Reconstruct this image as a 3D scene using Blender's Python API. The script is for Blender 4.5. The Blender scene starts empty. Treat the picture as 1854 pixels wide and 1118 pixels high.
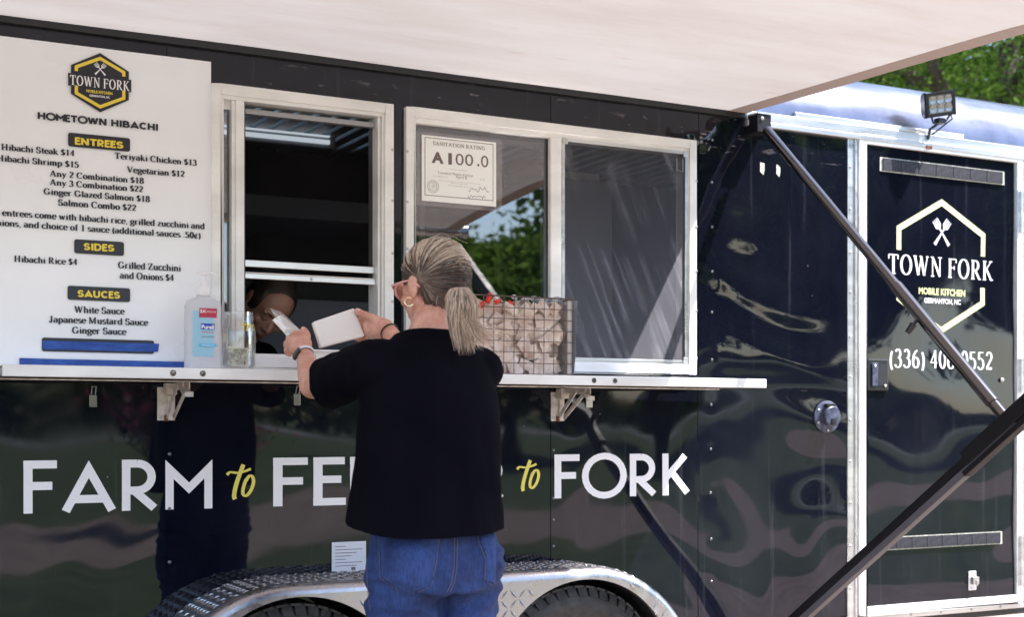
import bpy, bmesh, math, random
from mathutils import Vector, Matrix, noise
from mathutils.bvhtree import BVHTree
random.seed(7)
S = bpy.context.scene
COL = S.collection
R = math.radians

# ------------------------------------------------------------------ camera
FPX, CX, HY = 2500.0, 927.0, 770.0          # focal length, centre, horizon in photo pixels
AL = math.atan(FPX / (5650 - CX))           # yaw of the view against the trailer side
CA, SA = math.cos(AL), math.sin(AL)
CD, CH = 4.4, 1.25                          # distance to the trailer side, eye height
cam = bpy.data.cameras.new('camera')
camo = bpy.data.objects.new('camera', cam); COL.objects.link(camo)
camo.location = (0, -CD, CH); camo.rotation_euler = (R(90), 0, -AL)
cam.sensor_width = 36; cam.lens = FPX / 1854 * 36
cam.shift_y = (HY - 559) / 1854
cam.clip_start = .05; cam.clip_end = 2000
cam.dof.use_dof = True; cam.dof.focus_distance = 4.45; cam.dof.aperture_fstop = 3.5
S.camera = camo

# ------------------------------------------------------------------ light
SUN = Vector((.55, -.333, 1)).normalized()
w = bpy.data.worlds.new('World'); S.world = w; w.use_nodes = True
nt = w.node_tree; bg = nt.nodes['Background']
sky = nt.nodes.new('ShaderNodeTexSky'); sky.sky_type = 'NISHITA'; sky.sun_disc = False
sky.sun_elevation = math.asin(SUN.z); sky.sun_rotation = math.atan2(SUN.x, SUN.y)
nt.links.new(sky.outputs[0], bg.inputs[0]); bg.inputs[1].default_value = .15
sl = bpy.data.lights.new('sun', 'SUN'); sl.energy = 4.6; sl.angle = R(.55); sl.color = (1, .955, .915)
so = bpy.data.objects.new('sun', sl); COL.objects.link(so); so.rotation_euler = SUN.to_track_quat('Z', 'Y').to_euler()
so.location = (6, -6, 12)
S.view_settings.view_transform = 'Standard'; S.view_settings.look = 'None'
S.view_settings.gamma = 1; S.view_settings.use_curve_mapping = False
S.view_settings.exposure = 1.7
S.cycles.blur_glossy = .1

# ------------------------------------------------------------------ photo-to-place measuring
def P(px, py, d=0.0):
    """point at distance d in front of the trailer side seen at photo pixel px, py"""
    a, b = (px - CX) / FPX, (HY - py) / FPX
    t = (CD - d) / (CA - a * SA)
    return Vector((t * (SA + a * CA), -d, CH + t * b))
def X(px, d=0.0): return P(px, HY, d).x
def Zz(px, py, d=0.0): return P(px, py, d).z
def ray(px, py):
    a, b = (px - CX) / FPX, (HY - py) / FPX
    return Vector((SA + a * CA, CA - a * SA, b)).normalized()
CAM = Vector((0, -CD, CH))

# ------------------------------------------------------------------ object helpers
WL = {}
def tag(o, label=None, cat=None, group=None, kind=None):
    if label: o['label'] = label
    if cat: o['category'] = cat
    if group: o['group'] = group
    if kind: o['kind'] = kind
    return o
def empty(name, loc, label=None, cat=None, group=None, parent=None):
    o = bpy.data.objects.new(name, None); COL.objects.link(o); o.empty_display_size = .1
    loc = Vector(loc); WL[o.name] = loc.copy()
    if parent: o.parent = parent; o.location = loc - WL[parent.name]
    else: o.location = loc
    return tag(o, label, cat, group)
def link(name, me, mat, parent=None, loc=None):
    """link a mesh whose vertices are in world coordinates; origin moves to its middle"""
    if mat:
        for m in (mat if isinstance(mat, (list, tuple)) else [mat]): me.materials.append(m)
    n = len(me.vertices)
    if loc is None:
        lo = Vector((min(v.co[i] for v in me.vertices) for i in range(3)))
        hi = Vector((max(v.co[i] for v in me.vertices) for i in range(3)))
        c = (lo + hi) / 2
        if parent is None: c.z = lo.z
    else: c = Vector(loc)
    me.transform(Matrix.Translation(-c))
    o = bpy.data.objects.new(name, me); COL.objects.link(o)
    WL[o.name] = c.copy()
    if parent: o.parent = parent; o.location = c - WL[parent.name]
    else: o.location = c
    return o
def inst(o, at, parent=None, rot=None):
    c = o.copy(); COL.objects.link(c); WL[c.name] = Vector(at)
    c.parent = parent
    c.location = Vector(at) - (WL[parent.name] if parent else Vector())
    if rot: c.rotation_euler = rot
    return c
def copy_tree(o, parent=None):
    c = o.copy(); COL.objects.link(c); c.parent = parent
    for ch in [k for k in bpy.data.objects if k.parent == o]: copy_tree(ch, c)
    return c

class MB:
    def __init__(s): s.v = []; s.f = []; s.m = []; s.cm = 0
    def add(s, vs, fs):
        o = len(s.v); s.v += [tuple(v) for v in vs]
        s.f += [tuple(i + o for i in f) for f in fs]; s.m += [s.cm] * len(fs); return s
    def box(s, a, b, M=None):
        x0, y0, z0 = a; x1, y1, z1 = b
        vs = [Vector(p) for p in ((x0,y0,z0),(x1,y0,z0),(x1,y1,z0),(x0,y1,z0),(x0,y0,z1),(x1,y0,z1),(x1,y1,z1),(x0,y1,z1))]
        if M: vs = [M @ p for p in vs]
        return s.add(vs, [(0,3,2,1),(4,5,6,7),(0,1,5,4),(1,2,6,5),(2,3,7,6),(3,0,4,7)])
    def cbox(s, c, size, rot=None):
        h = Vector(size) / 2
        M = Matrix.Translation(Vector(c)) @ (rot.to_4x4() if rot else Matrix.Identity(4))
        return s.box(-h, h, M)
    def beam(s, p0, p1, wx, wd, side=Vector((1,0,0))):
        """rectangular bar from p0 to p1, wx along side, wd across"""
        p0, p1 = Vector(p0), Vector(p1); d = (p1 - p0).normalized()
        u = (side - d * side.dot(d)).normalized(); v = d.cross(u)
        vs = []
        for p in (p0, p1):
            for a, b in ((-1,-1),(1,-1),(1,1),(-1,1)): vs.append(p + u * a * wx / 2 + v * b * wd / 2)
        return s.add(vs, [(0,1,2,3),(7,6,5,4),(0,4,5,1),(1,5,6,2),(2,6,7,3),(3,7,4,0)])
    def tube(s, pts, r, n=8, caps=True, flat=1.0):
        pts = [Vector(p) for p in pts]; N = len(pts)
        rs = r if isinstance(r, (list, tuple)) else [r] * N
        t0 = (pts[1] - pts[0]).normalized()
        u = t0.orthogonal().normalized(); vs = []
        for i, p in enumerate(pts):
            t = (pts[min(i+1, N-1)] - pts[max(i-1, 0)])
            if t.length < 1e-9: t = t0
            t.normalize(); u = (u - t * u.dot(t))
            if u.length < 1e-6: u = t.orthogonal()
            u.normalize(); v = t.cross(u)
            for k in range(n):
                a = 2 * math.pi * k / n
                vs.append(p + u * math.cos(a) * rs[i] + v * math.sin(a) * rs[i] * flat)
        fs = [(i*n + k, i*n + (k+1) % n, (i+1)*n + (k+1) % n, (i+1)*n + k) for i in range(N-1) for k in range(n)]
        if caps: fs += [tuple(range(n))[::-1], tuple((N-1)*n + k for k in range(n))]
        return s.add(vs, fs)
    def lathe(s, prof, c, axis='Z', n=24, sx=1, sy=1):
        """prof = [(radius, height)] turned about an axis through c"""
        vs = []
        for r, hh in prof:
            for k in range(n):
                a = 2 * math.pi * k / n; q = (r * math.cos(a) * sx, r * math.sin(a) * sy, hh)
                if axis == 'Y': q = (q[0], -q[2], q[1])
                vs.append(Vector(c) + Vector(q))
        fs = [(i*n + k, i*n + (k+1) % n, (i+1)*n + (k+1) % n, (i+1)*n + k) for i in range(len(prof)-1) for k in range(n)]
        return s.add(vs, fs)
    def prism(s, poly, y0, y1):
        """polygon in x, z pushed from y0 to y1"""
        n = len(poly)
        vs = [(x, y0, z) for x, z in poly] + [(x, y1, z) for x, z in poly]
        return s.add(vs, [tuple(range(n)), tuple(range(2*n-1, n-1, -1))] + [(i, i+n, (i+1) % n + n, (i+1) % n) for i in range(n)])
    def ell(s, c, ax, rot=None, n=20, m=12):
        vs = []; M = rot if rot else Matrix.Identity(3)
        for i in range(m+1):
            th = math.pi * i / m
            for k in range(n):
                a = 2*math.pi*k/n
                vs.append(Vector(c) + M @ Vector((ax[0]*math.sin(th)*math.cos(a), ax[1]*math.sin(th)*math.sin(a), ax[2]*math.cos(th))))
        return s.add(vs, [(i*n+k, (i+1)*n+k, (i+1)*n+(k+1) % n, i*n+(k+1) % n) for i in range(m) for k in range(n)])
    def cap(s, p0, p1, r0, r1, n=14):
        p0, p1 = Vector(p0), Vector(p1); d = (p1-p0).normalized()
        pts = []; rs = []
        for i in range(5):
            a = R(88 - 22*i); pts.append(p0 - d*r0*math.sin(a)); rs.append(r0*math.cos(a))
        for i in range(5):
            a = R(22*i if i < 4 else 88); pts.append(p1 + d*r1*math.sin(a)); rs.append(r1*math.cos(a))
        return s.tube(pts, rs, n)
    def chain(s, pts, rs):
        for i in range(len(pts)-1): s.cap(pts[i], pts[i+1], rs[i], rs[i+1])
        return s
    def mesh(s, name):
        me = bpy.data.meshes.new(name); me.from_pydata(s.v, [], s.f)
        for p, m in zip(me.polygons, s.m): p.material_index = m
        me.update(); return me
    def build(s, name, mat, parent=None, smooth=False, bevel=0, loc=None, fix=True):
        me = s.mesh(name)
        if fix:
            b = bmesh.new(); b.from_mesh(me); bmesh.ops.remove_doubles(b, verts=b.verts, dist=1e-6)
            bmesh.ops.recalc_face_normals(b, faces=b.faces); b.to_mesh(me); b.free()
        o = link(name, me, mat, parent, loc)
        if smooth:
            me.polygons.foreach_set('use_smooth', [True]*len(me.polygons))
            if smooth != 'all': me.set_sharp_from_angle(angle=R(40))
        if bevel:
            m = o.modifiers.new('bevel', 'BEVEL'); m.width = bevel; m.segments = 2; m.limit_method = 'ANGLE'
            m.harden_normals = False
        return o
def remeshed(mb, voxel, smooth=6):
    me = mb.mesh('tmp'); o = bpy.data.objects.new('tmp', me); COL.objects.link(o)
    m = o.modifiers.new('r', 'REMESH'); m.mode = 'VOXEL'; m.voxel_size = voxel
    m = o.modifiers.new('s', 'SMOOTH'); m.iterations = smooth; m.factor = .6
    dg = bpy.context.evaluated_depsgraph_get(); dg.update()
    out = bpy.data.meshes.new_from_object(o.evaluated_get(dg))
    bpy.data.objects.remove(o); bpy.data.meshes.remove(me)
    out.polygons.foreach_set('use_smooth', [True]*len(out.polygons))
    return out
def bvh_of(o):
    me = o.data; off = WL[o.name]
    return BVHTree.FromPolygons([v.co + off for v in me.vertices], [tuple(p.vertices) for p in me.polygons])

# ------------------------------------------------------------------ materials
def mat(name, col, rough=.5, metal=0, ior=1.5, spec=.5, **k):
    m = bpy.data.materials.new(name); m.use_nodes = True
    b = m.node_tree.nodes['Principled BSDF']
    b.inputs['Base Color'].default_value = (*col, 1); b.inputs['Roughness'].default_value = rough
    b.inputs['Metallic'].default_value = metal; b.inputs['IOR'].default_value = ior
    b.inputs['Specular IOR Level'].default_value = spec
    for kk, v in k.items(): b.inputs[kk].default_value = v
    return m
def nodes(m): return m.node_tree.nodes, m.node_tree.links, m.node_tree.nodes['Principled BSDF']
def coord(m, scale=(1,1,1), kind='Object'):
    n, l, b = nodes(m); tc = n.new('ShaderNodeTexCoord'); mp = n.new('ShaderNodeMapping')
    mp.inputs['Scale'].default_value = scale; l.new(tc.outputs[kind], mp.inputs[0]); return mp.outputs[0]
def nz(m, scale, detail=4, rough=.55, stretch=(1,1,1)):
    n, l, b = nodes(m); t = n.new('ShaderNodeTexNoise'); t.inputs['Scale'].default_value = scale
    t.inputs['Detail'].default_value = detail; t.inputs['Roughness'].default_value = rough
    l.new(coord(m, stretch), t.inputs['Vector']); return t.outputs['Fac']
def ramp(m, fac, stops):
    n, l, b = nodes(m); r = n.new('ShaderNodeValToRGB'); e = r.color_ramp.elements
    while len(e) < len(stops): e.new(.5)
    for el, (p, c) in zip(e, stops):
        el.position = p; el.color = (*c, 1) if len(c) == 3 else c
    l.new(fac, r.inputs[0]); return r.outputs[0]
def g(v): return (v, v, v)
def vary(m, scale, c0, c1, stretch=(1,1,1), lo=.35, hi=.65, detail=5):
    n, l, b = nodes(m); l.new(ramp(m, nz(m, scale, detail, stretch=stretch), [(lo, c0), (hi, c1)]), b.inputs['Base Color']); return m
def vrough(m, scale, a, b_, stretch=(1,1,1), lo=.3, hi=.7):
    n, l, b = nodes(m); l.new(ramp(m, nz(m, scale, 4, stretch=stretch), [(lo, g(a)), (hi, g(b_))]), b.inputs['Roughness']); return m
def bump(m, scale, strength=.2, dist=.002, stretch=(1,1,1), detail=4):
    n, l, b = nodes(m); bp = n.new('ShaderNodeBump'); bp.inputs['Strength'].default_value = strength
    bp.inputs['Distance'].default_value = dist; l.new(nz(m, scale, detail, stretch=stretch), bp.inputs['Height'])
    l.new(bp.outputs[0], b.inputs['Normal']); return m
def mixm(name, fac, A, B):
    """material mixing two shader makers by a factor (number or function giving a socket)"""
    m = bpy.data.materials.new(name); m.use_nodes = True; t = m.node_tree; n, l = t.nodes, t.links
    n.remove(n['Principled BSDF']); out = n['Material Output']; mx = n.new('ShaderNodeMixShader')
    if callable(fac): l.new(fac(t), mx.inputs[0])
    else: mx.inputs[0].default_value = fac
    l.new(A(t), mx.inputs[1]); l.new(B(t), mx.inputs[2]); l.new(mx.outputs[0], out.inputs[0]); return m
def sh(kind, col, rough=None):
    def f(t):
        n = t.nodes.new('ShaderNodeBsdf' + kind); n.inputs[0].default_value = (*col, 1)
        if rough is not None: n.inputs['Roughness'].default_value = rough
        return n.outputs[0]
    return f
def fres(base, mul):
    def f(t):
        lw = t.nodes.new('ShaderNodeFresnel'); lw.inputs[0].default_value = 1.5
        ma = t.nodes.new('ShaderNodeMath'); ma.operation = 'MULTIPLY_ADD'; ma.inputs[1].default_value = mul; ma.inputs[2].default_value = base
        t.links.new(lw.outputs[0], ma.inputs[0]); return ma.outputs[0]
    return f

# glossy navy-black painted metal with dust, runs and chips
def paint(name, base, dust, scuffs=False):
    m = mat(name, base, .1, ior=1.49)
    n, l, b = nodes(m)
    a = nz(m, 2.2, 7, .65, (1, 1, .55)); r = ramp(m, a, [(.38, base), (.75, dust)])
    vo = n.new('ShaderNodeTexVoronoi'); vo.inputs['Scale'].default_value = 13; l.new(coord(m, (1, 1, .7)), vo.inputs['Vector'])
    sp = ramp(m, vo.outputs['Distance'], [(.0, g(1)), (.035, g(0))])
    gate = ramp(m, nz(m, 3.1, 3), [(.52, g(0)), (.6, g(1))])
    mu = n.new('ShaderNodeMath'); mu.operation = 'MULTIPLY'; l.new(sp, mu.inputs[0]); l.new(gate, mu.inputs[1])
    # long fine vertical runs
    run = ramp(m, nz(m, 22, 5, .7, (1, 1, .03)), [(.6, g(0)), (.82, g(.12))])
    mx0 = n.new('ShaderNodeMix'); mx0.data_type = 'RGBA'; l.new(run, mx0.inputs['Factor']); l.new(r, mx0.inputs['A']); mx0.inputs['B'].default_value = (.22, .22, .26, 1)
    mx = n.new('ShaderNodeMix'); mx.data_type = 'RGBA'; l.new(mu.outputs[0], mx.inputs['Factor']); l.new(mx0.outputs['Result'], mx.inputs['A'])
    mx.inputs['B'].default_value = (.4, .4, .42, 1); res = mx.outputs['Result']
    if scuffs:                                   # scrapes where the folded awning arms rub along the top of the wall
        tc = n.new('ShaderNodeTexCoord'); sp_ = n.new('ShaderNodeSeparateXYZ'); l.new(tc.outputs['Object'], sp_.inputs[0])
        top = ramp(m, sp_.outputs['Z'], [(.845, g(0)), (.875, g(1)), (.965, g(1)), (.985, g(0))])
        sc = ramp(m, nz(m, 26, 4, .6, (.35, 1, 1.6)), [(.60, g(0)), (.66, g(1))]); s2 = ramp(m, nz(m, 2.3, 2), [(.5, g(0)), (.6, g(.8))])
        q1 = n.new('ShaderNodeMath'); q1.operation = 'MULTIPLY'; l.new(top, q1.inputs[0]); l.new(sc, q1.inputs[1])
        q2 = n.new('ShaderNodeMath'); q2.operation = 'MULTIPLY'; l.new(q1.outputs[0], q2.inputs[0]); l.new(s2, q2.inputs[1])
        my = n.new('ShaderNodeMix'); my.data_type = 'RGBA'; l.new(q2.outputs[0], my.inputs['Factor']); l.new(res, my.inputs['A']); my.inputs['B'].default_value = (.30, .27, .29, 1); res = my.outputs['Result']
    l.new(res, b.inputs['Base Color'])
    l.new(ramp(m, nz(m, 6, 6, .6, (1, 1, .4)), [(.35, g(.012)), (.75, g(.06))]), b.inputs['Roughness'])
    return m
M = {}
M['wallpaint'] = paint('scraped_navy_black_paint', (.0028, .0034, .0085), (.0085, .0095, .0165), True)
M['paint'] = paint('navy_black_paint', (.0028, .0034, .0085), (.0085, .0095, .0165))
M['seal'] = mat('black_seal', (.008, .008, .012), .6)
M['black'] = mat('black_plastic', (.012, .012, .016), .35)
M['inlet'] = vary(mat('scuffed_navy_plastic', (.02,.025,.06), .4), 40, (.015,.02,.05), (.09,.1,.15))
M['alu'] = bump(vrough(vary(mat('white_aluminium', (.82,.80,.79), .38, .12), 8, (.68,.66,.65), (.86,.84,.83), (.4,1,1)), 14, .28, .5), 60, .05)
M['alu2'] = vrough(vary(mat('brushed_aluminium', (.7,.7,.72), .3, .85), 20, (.52,.51,.52), (.78,.77,.77), (.06,1,1)), 9, .22, .42, (.2,1,1))
M['rivetm'] = mat('weathered_rivet', (.22,.22,.24), .3, .8)
M['ctop'] = vrough(mat('polished_counter', (.8,.8,.82), .2, 1), 9, .14, .26)
M['steel'] = vrough(mat('zinc_steel', (.55,.54,.52), .35, .9), 40, .25, .5)
M['brk'] = vary(mat('painted_bracket', (.55,.5,.45), .45, .3), 30, (.42,.37,.33), (.66,.62,.58))
M['rust'] = mat('rust', (.16,.05,.02), .9)
M['roofm'] = vrough(vary(mat('mill_aluminium_roof', (.6,.6,.66), .3, .95), 5, (.13,.14,.19), (.22,.23,.29), (1,.3,1)), 16, .2, .34, (.1,1,1))
M['tube'] = mat('dark_anodised_tube', (.15,.14,.14), .14, 1)
M['darkarm'] = vrough(mat('black_anodised_arm', (.006,.0055,.008), .4, 0, spec=.3), 12, .35, .55)
M['greyarm'] = mat('grey_anodised_channel', (.10,.095,.11), .45, .1)
M['rubber'] = vary(bump(mat('tyre_rubber', (.03,.029,.03), .7), 120, .3), 20, (.02,.019,.02), (.06,.056,.054))
M['rim'] = mat('wheel_rim', (.6,.6,.62), .28, .9)
M['plate'] = vrough(mat('diamond_plate', (.44,.43,.45), .3, .92), 25, .2, .42)
M['white'] = mat('white_vinyl', (.8,.78,.8), .35)
M['yellow'] = mat('yellow_vinyl', (.72,.62,.12), .35)
M['lime'] = mat('pale_yellow_vinyl', (.72,.75,.36), .35)
M['ink'] = mat('black_ink', (.013,.012,.02), .35)
M['inkp'] = mat('brown_grey_ink', (.16,.11,.11), .6)
M['paleink'] = mat('pale_ink', (.42,.38,.37), .6)
M['inky'] = mat('yellow_ink', (.80,.60,.06), .4)
M['banner'] = bump(vrough(vary(mat('banner_vinyl', (.85,.85,.88), .3), 1.6, (.82,.81,.85), (.88,.88,.92)), 3, .22, .45), 2.2, .25, .006)
M['cert'] = mat('certificate_paper', (.88,.87,.85), .5)
M['tape'] = bump(vary(mat('blue_tape', (.02,.07,.32), .7), 60, (.012,.05,.26), (.03,.1,.40), (.3,1,1)), 90, .3)
M['velcro'] = bump(vary(mat('fuzzy_black_strip', (.03,.03,.045), .8), 70, (.006,.006,.010), (.030,.030,.042)), 200, .5)
M['glue'] = vary(mat('old_glue', (.5,.49,.4), .7), 60, (.35,.34,.28), (.65,.64,.55))
M['skin'] = vary(mat('skin', (.62,.30,.22), .5, **{'Subsurface Weight': .12}), 30, (.54,.24,.17), (.72,.38,.29))
nodes(M['skin'])[2].inputs['Subsurface Radius'].default_value = (.02, .008, .004)
bump(M['skin'], 220, .25, .0008)
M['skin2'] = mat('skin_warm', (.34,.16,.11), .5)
M['nail'] = mat('nail', (.75,.42,.38), .25)
M['shirt'] = bump(vary(mat('black_knit', (.004,.003,.007), .95, spec=.06), 5, (.0024,.0020,.0045), (.0042,.0036,.0068)), 700, .3, .0006)
def denim():
    m = mat('blue_denim', (.05,.09,.26), .85)
    n, l, b = nodes(m)
    a = ramp(m, nz(m, 7, 5, .6, (1, 1, .6)), [(.3, (.007,.016,.075)), (.7, (.030,.066,.22))])
    f = nz(m, 260, 2, .5, (1, 1, .12)); r = ramp(m, f, [(.3, g(.55)), (.7, g(1.25))])
    mx = n.new('ShaderNodeMix'); mx.data_type = 'RGBA'; mx.blend_type = 'MULTIPLY'; mx.inputs['Factor'].default_value = .8
    l.new(a, mx.inputs['A']); l.new(r, mx.inputs['B']); l.new(mx.outputs['Result'], b.inputs['Base Color'])
    return bump(m, 300, .4, .0008, (1, 1, .2))
M['denim'] = denim()
M['stitch'] = mat('seam_thread', (.13,.11,.16), .8)
M['fade'] = mat('faded_denim_edge', (.10,.15,.34), .85)
def hairm(name, c0, c1):
    m = mat(name, c0, .38, **{'Anisotropic': .5}); n, l, b = nodes(m)
    ge = n.new('ShaderNodeNewGeometry'); l.new(ramp(m, ge.outputs['Random Per Island'], [(0, c0), (1, c1)]), b.inputs['Base Color']); return m
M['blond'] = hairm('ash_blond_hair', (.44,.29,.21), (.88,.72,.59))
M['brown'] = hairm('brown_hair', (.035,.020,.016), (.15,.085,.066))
M['hairbase'] = vary(mat('hair_base', (.12,.08,.06), .5), 60, (.08,.05,.04), (.20,.14,.11), (1,.15,1))
M['hairdark'] = mat('dark_hair', (.03,.018,.014), .4)
M['pink'] = mat('pink_acetate', (.78,.38,.34), .2)
M['gold'] = mat('gold', (.9,.68,.38), .2, 1)
M['strap'] = mat('white_silicone', (.80,.80,.86), .4)
M['foam'] = bump(mat('white_foam', (.88,.83,.81), .55), 90, .15)
M['glass'] = mixm('window_glass', fres(.03, 2.2), sh('Transparent', (.62,.62,.64)), sh('Glossy', (1,1,1), .0))
M['jar'] = mixm('jar_glass', fres(.03, .55), sh('Transparent', (.95,.94,.93)), sh('Glossy', (1,1,1), .02))
M['clear'] = mixm('clear_plastic', .55, sh('Transparent', (.93,.92,.92)), lambda t: (lambda n: n.outputs[0])(t.nodes.new('ShaderNodeBsdfPrincipled')))
M['bagm'] = mixm('thin_clear_film', fres(.22, 1.5), sh('Transparent', (.95,.95,.95)), sh('Glossy', (.9,.9,.9), .12))
M['sleeve'] = mixm('clear_sleeve', fres(.05, 1.0), sh('Transparent', (.94,.93,.93)), sh('Glossy', (1,1,1), .05))
M['gel'] = mixm('sanitiser_plastic', .62, sh('Transparent', (.9,.93,.97)), sh('Diffuse', (.72,.70,.72)))
M['gelblue'] = mixm('blue_gel', .7, sh('Transparent', (.6,.85,.97)), sh('Diffuse', (.42,.70,.86)))
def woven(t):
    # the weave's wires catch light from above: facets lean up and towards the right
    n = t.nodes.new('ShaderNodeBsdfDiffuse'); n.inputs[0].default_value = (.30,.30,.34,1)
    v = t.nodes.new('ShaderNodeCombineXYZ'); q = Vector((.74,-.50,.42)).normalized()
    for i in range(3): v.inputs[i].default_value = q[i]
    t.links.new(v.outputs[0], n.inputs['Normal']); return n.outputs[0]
def streaked(t):  # slanted noise streaks along which more of the weave shows
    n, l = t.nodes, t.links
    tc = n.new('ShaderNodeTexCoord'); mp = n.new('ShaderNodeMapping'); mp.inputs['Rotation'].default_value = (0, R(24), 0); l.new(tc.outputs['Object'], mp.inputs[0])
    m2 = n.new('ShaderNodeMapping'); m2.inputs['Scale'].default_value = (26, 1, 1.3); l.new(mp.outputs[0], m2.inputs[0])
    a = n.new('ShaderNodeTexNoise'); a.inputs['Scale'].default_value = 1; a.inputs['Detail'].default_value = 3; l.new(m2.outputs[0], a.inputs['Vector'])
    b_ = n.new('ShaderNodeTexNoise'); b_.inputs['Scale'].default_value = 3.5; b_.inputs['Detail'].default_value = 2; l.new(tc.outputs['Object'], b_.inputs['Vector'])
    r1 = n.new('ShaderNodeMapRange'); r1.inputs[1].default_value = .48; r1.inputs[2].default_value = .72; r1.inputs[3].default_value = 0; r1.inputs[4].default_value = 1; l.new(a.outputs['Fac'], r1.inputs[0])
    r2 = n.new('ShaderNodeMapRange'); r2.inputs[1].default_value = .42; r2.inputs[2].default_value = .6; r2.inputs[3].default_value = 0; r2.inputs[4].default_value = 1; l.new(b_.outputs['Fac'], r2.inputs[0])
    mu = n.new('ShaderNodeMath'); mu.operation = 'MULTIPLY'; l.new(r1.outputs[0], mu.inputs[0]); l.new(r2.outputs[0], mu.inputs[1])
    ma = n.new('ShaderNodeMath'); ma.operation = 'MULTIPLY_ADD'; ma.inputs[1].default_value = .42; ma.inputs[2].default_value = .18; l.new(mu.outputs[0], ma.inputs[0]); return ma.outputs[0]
M['screen'] = mixm('insect_screen', streaked, sh('Transparent', (.7,.7,.7)), woven)
M['screen2'] = mixm('dark_insect_screen', .30, sh('Transparent', (.8,.8,.8)), sh('Diffuse', (.010,.009,.011)))
M['pack'] = mat('wrapped_napkin', (.72,.60,.55), .35, spec=.6)
vary(M['pack'], 18, (.52,.36,.29), (.82,.67,.60)); bump(M['pack'], 45, .8, .004)
M['red'] = mat('red_sachet', (.72,.035,.02), .25)
M['wire'] = vary(mat('brown_wire', (.07,.045,.04), .5, .5), 30, (.05,.03,.03), (.13,.09,.075))
M['board'] = vary(mat('grey_board', (.5,.45,.42), .6), 12, (.38,.33,.31), (.6,.56,.54), (1,1,.2))
M['foil'] = bump(mat('crumpled_foil_bag', (.62,.65,.72), .3, .4), 30, .8, .01)
M['bill'] = vary(mat('bank_note', (.42,.42,.34), .8), 70, (.24,.26,.20), (.60,.58,.50))
M['billw'] = mat('note_border', (.62,.6,.54), .8)
M['lightgrey'] = mat('dull_steel', (.35,.35,.37), .4, .5)
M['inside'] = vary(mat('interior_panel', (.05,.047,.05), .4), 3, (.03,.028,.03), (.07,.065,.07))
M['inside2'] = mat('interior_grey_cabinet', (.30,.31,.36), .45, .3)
M['towel'] = bump(mat('white_towel', (.62,.6,.58), .95), 80, .5, .003)
def emis(name, col, s):
    m = mat(name, (0,0,0)); b = nodes(m)[2]; b.inputs['Emission Color'].default_value = (*col, 1); b.inputs['Emission Strength'].default_value = s; return m
M['led'] = emis('led_strip', (.8,.9,1), .55)
M['lens'] = bump(mat('lamp_reflector', (.32,.32,.33), .2, .8), 150, .6)
def awn():
    m = bpy.data.materials.new('awning_vinyl'); m.use_nodes = True; t = m.node_tree; n, l = t.nodes, t.links
    n.remove(n['Principled BSDF'])
    tc = n.new('ShaderNodeTexCoord'); mp = n.new('ShaderNodeMapping'); mp.inputs['Scale'].default_value = (.35, 1.6, 1); l.new(tc.outputs['Object'], mp.inputs[0])
    a = n.new('ShaderNodeTexNoise'); a.inputs['Scale'].default_value = 2.6; a.inputs['Detail'].default_value = 9; a.inputs['Roughness'].default_value = .68; l.new(mp.outputs[0], a.inputs['Vector'])
    r = n.new('ShaderNodeValToRGB'); e = r.color_ramp.elements; e[0].position = .32; e[0].color = (.52,.47,.44,1); e[1].position = .6; e[1].color = (.60,.572,.55,1); l.new(a.outputs['Fac'], r.inputs[0])
    b = n.new('ShaderNodeTexNoise'); b.inputs['Scale'].default_value = 11; b.inputs['Detail'].default_value = 6; l.new(mp.outputs[0], b.inputs['Vector'])
    r2 = n.new('ShaderNodeValToRGB'); e = r2.color_ramp.elements; e[0].position = .69; e[0].color = (0,0,0,1); e[1].position = .8; e[1].color = (.6,.6,.6,1); l.new(b.outputs['Fac'], r2.inputs[0])
    mx = n.new('ShaderNodeMix'); mx.data_type = 'RGBA'; l.new(r2.outputs[0], mx.inputs['Factor']); l.new(r.outputs[0], mx.inputs['A']); mx.inputs['B'].default_value = (.42,.20,.12,1)
    d = n.new('ShaderNodeBsdfDiffuse'); tr = n.new('ShaderNodeBsdfTranslucent'); l.new(mx.outputs['Result'], d.inputs[0]); l.new(mx.outputs['Result'], tr.inputs[0])
    ms = n.new('ShaderNodeMixShader'); ms.inputs[0].default_value = .15; l.new(d.outputs[0], ms.inputs[1]); l.new(tr.outputs[0], ms.inputs[2])
    l.new(ms.outputs[0], n['Material Output'].inputs[0]); return m
M['awning'] = awn()
M['hem'] = mixm('doubled_hem', .10, sh('Diffuse', (.52,.44,.415)), sh('Translucent', (.5,.40,.37)))
def leafm(name, c0, c1):
    m = bpy.data.materials.new(name); m.use_nodes = True; t = m.node_tree; n, l = t.nodes, t.links; n.remove(n['Principled BSDF'])
    ge = n.new('ShaderNodeNewGeometry'); r = n.new('ShaderNodeValToRGB'); e = r.color_ramp.elements; e[0].color = (*c0, 1); e[1].color = (*c1, 1)
    l.new(ge.outputs['Random Per Island'], r.inputs[0]); d = n.new('ShaderNodeBsdfDiffuse'); tr = n.new('ShaderNodeBsdfTranslucent')
    l.new(r.outputs[0], d.inputs[0]); l.new(r.outputs[0], tr.inputs[0]); ms = n.new('ShaderNodeMixShader'); ms.inputs[0].default_value = .45
    l.new(d.outputs[0], ms.inputs[1]); l.new(tr.outputs[0], ms.inputs[2]); l.new(ms.outputs[0], n['Material Output'].inputs[0]); return m
M['leaf'] = leafm('leaves', (.055,.11,.02), (.17,.27,.05))
M['leafd'] = leafm('dark_leaves', (.02,.05,.012), (.07,.13,.03))
M['petal'] = leafm('pink_petals', (.45,.08,.18), (.7,.25,.35))
M['bark'] = bump(vary(mat('bark', (.06,.045,.035), .9), 6, (.035,.026,.02), (.09,.07,.055)), 20, .6, .02)
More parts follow.
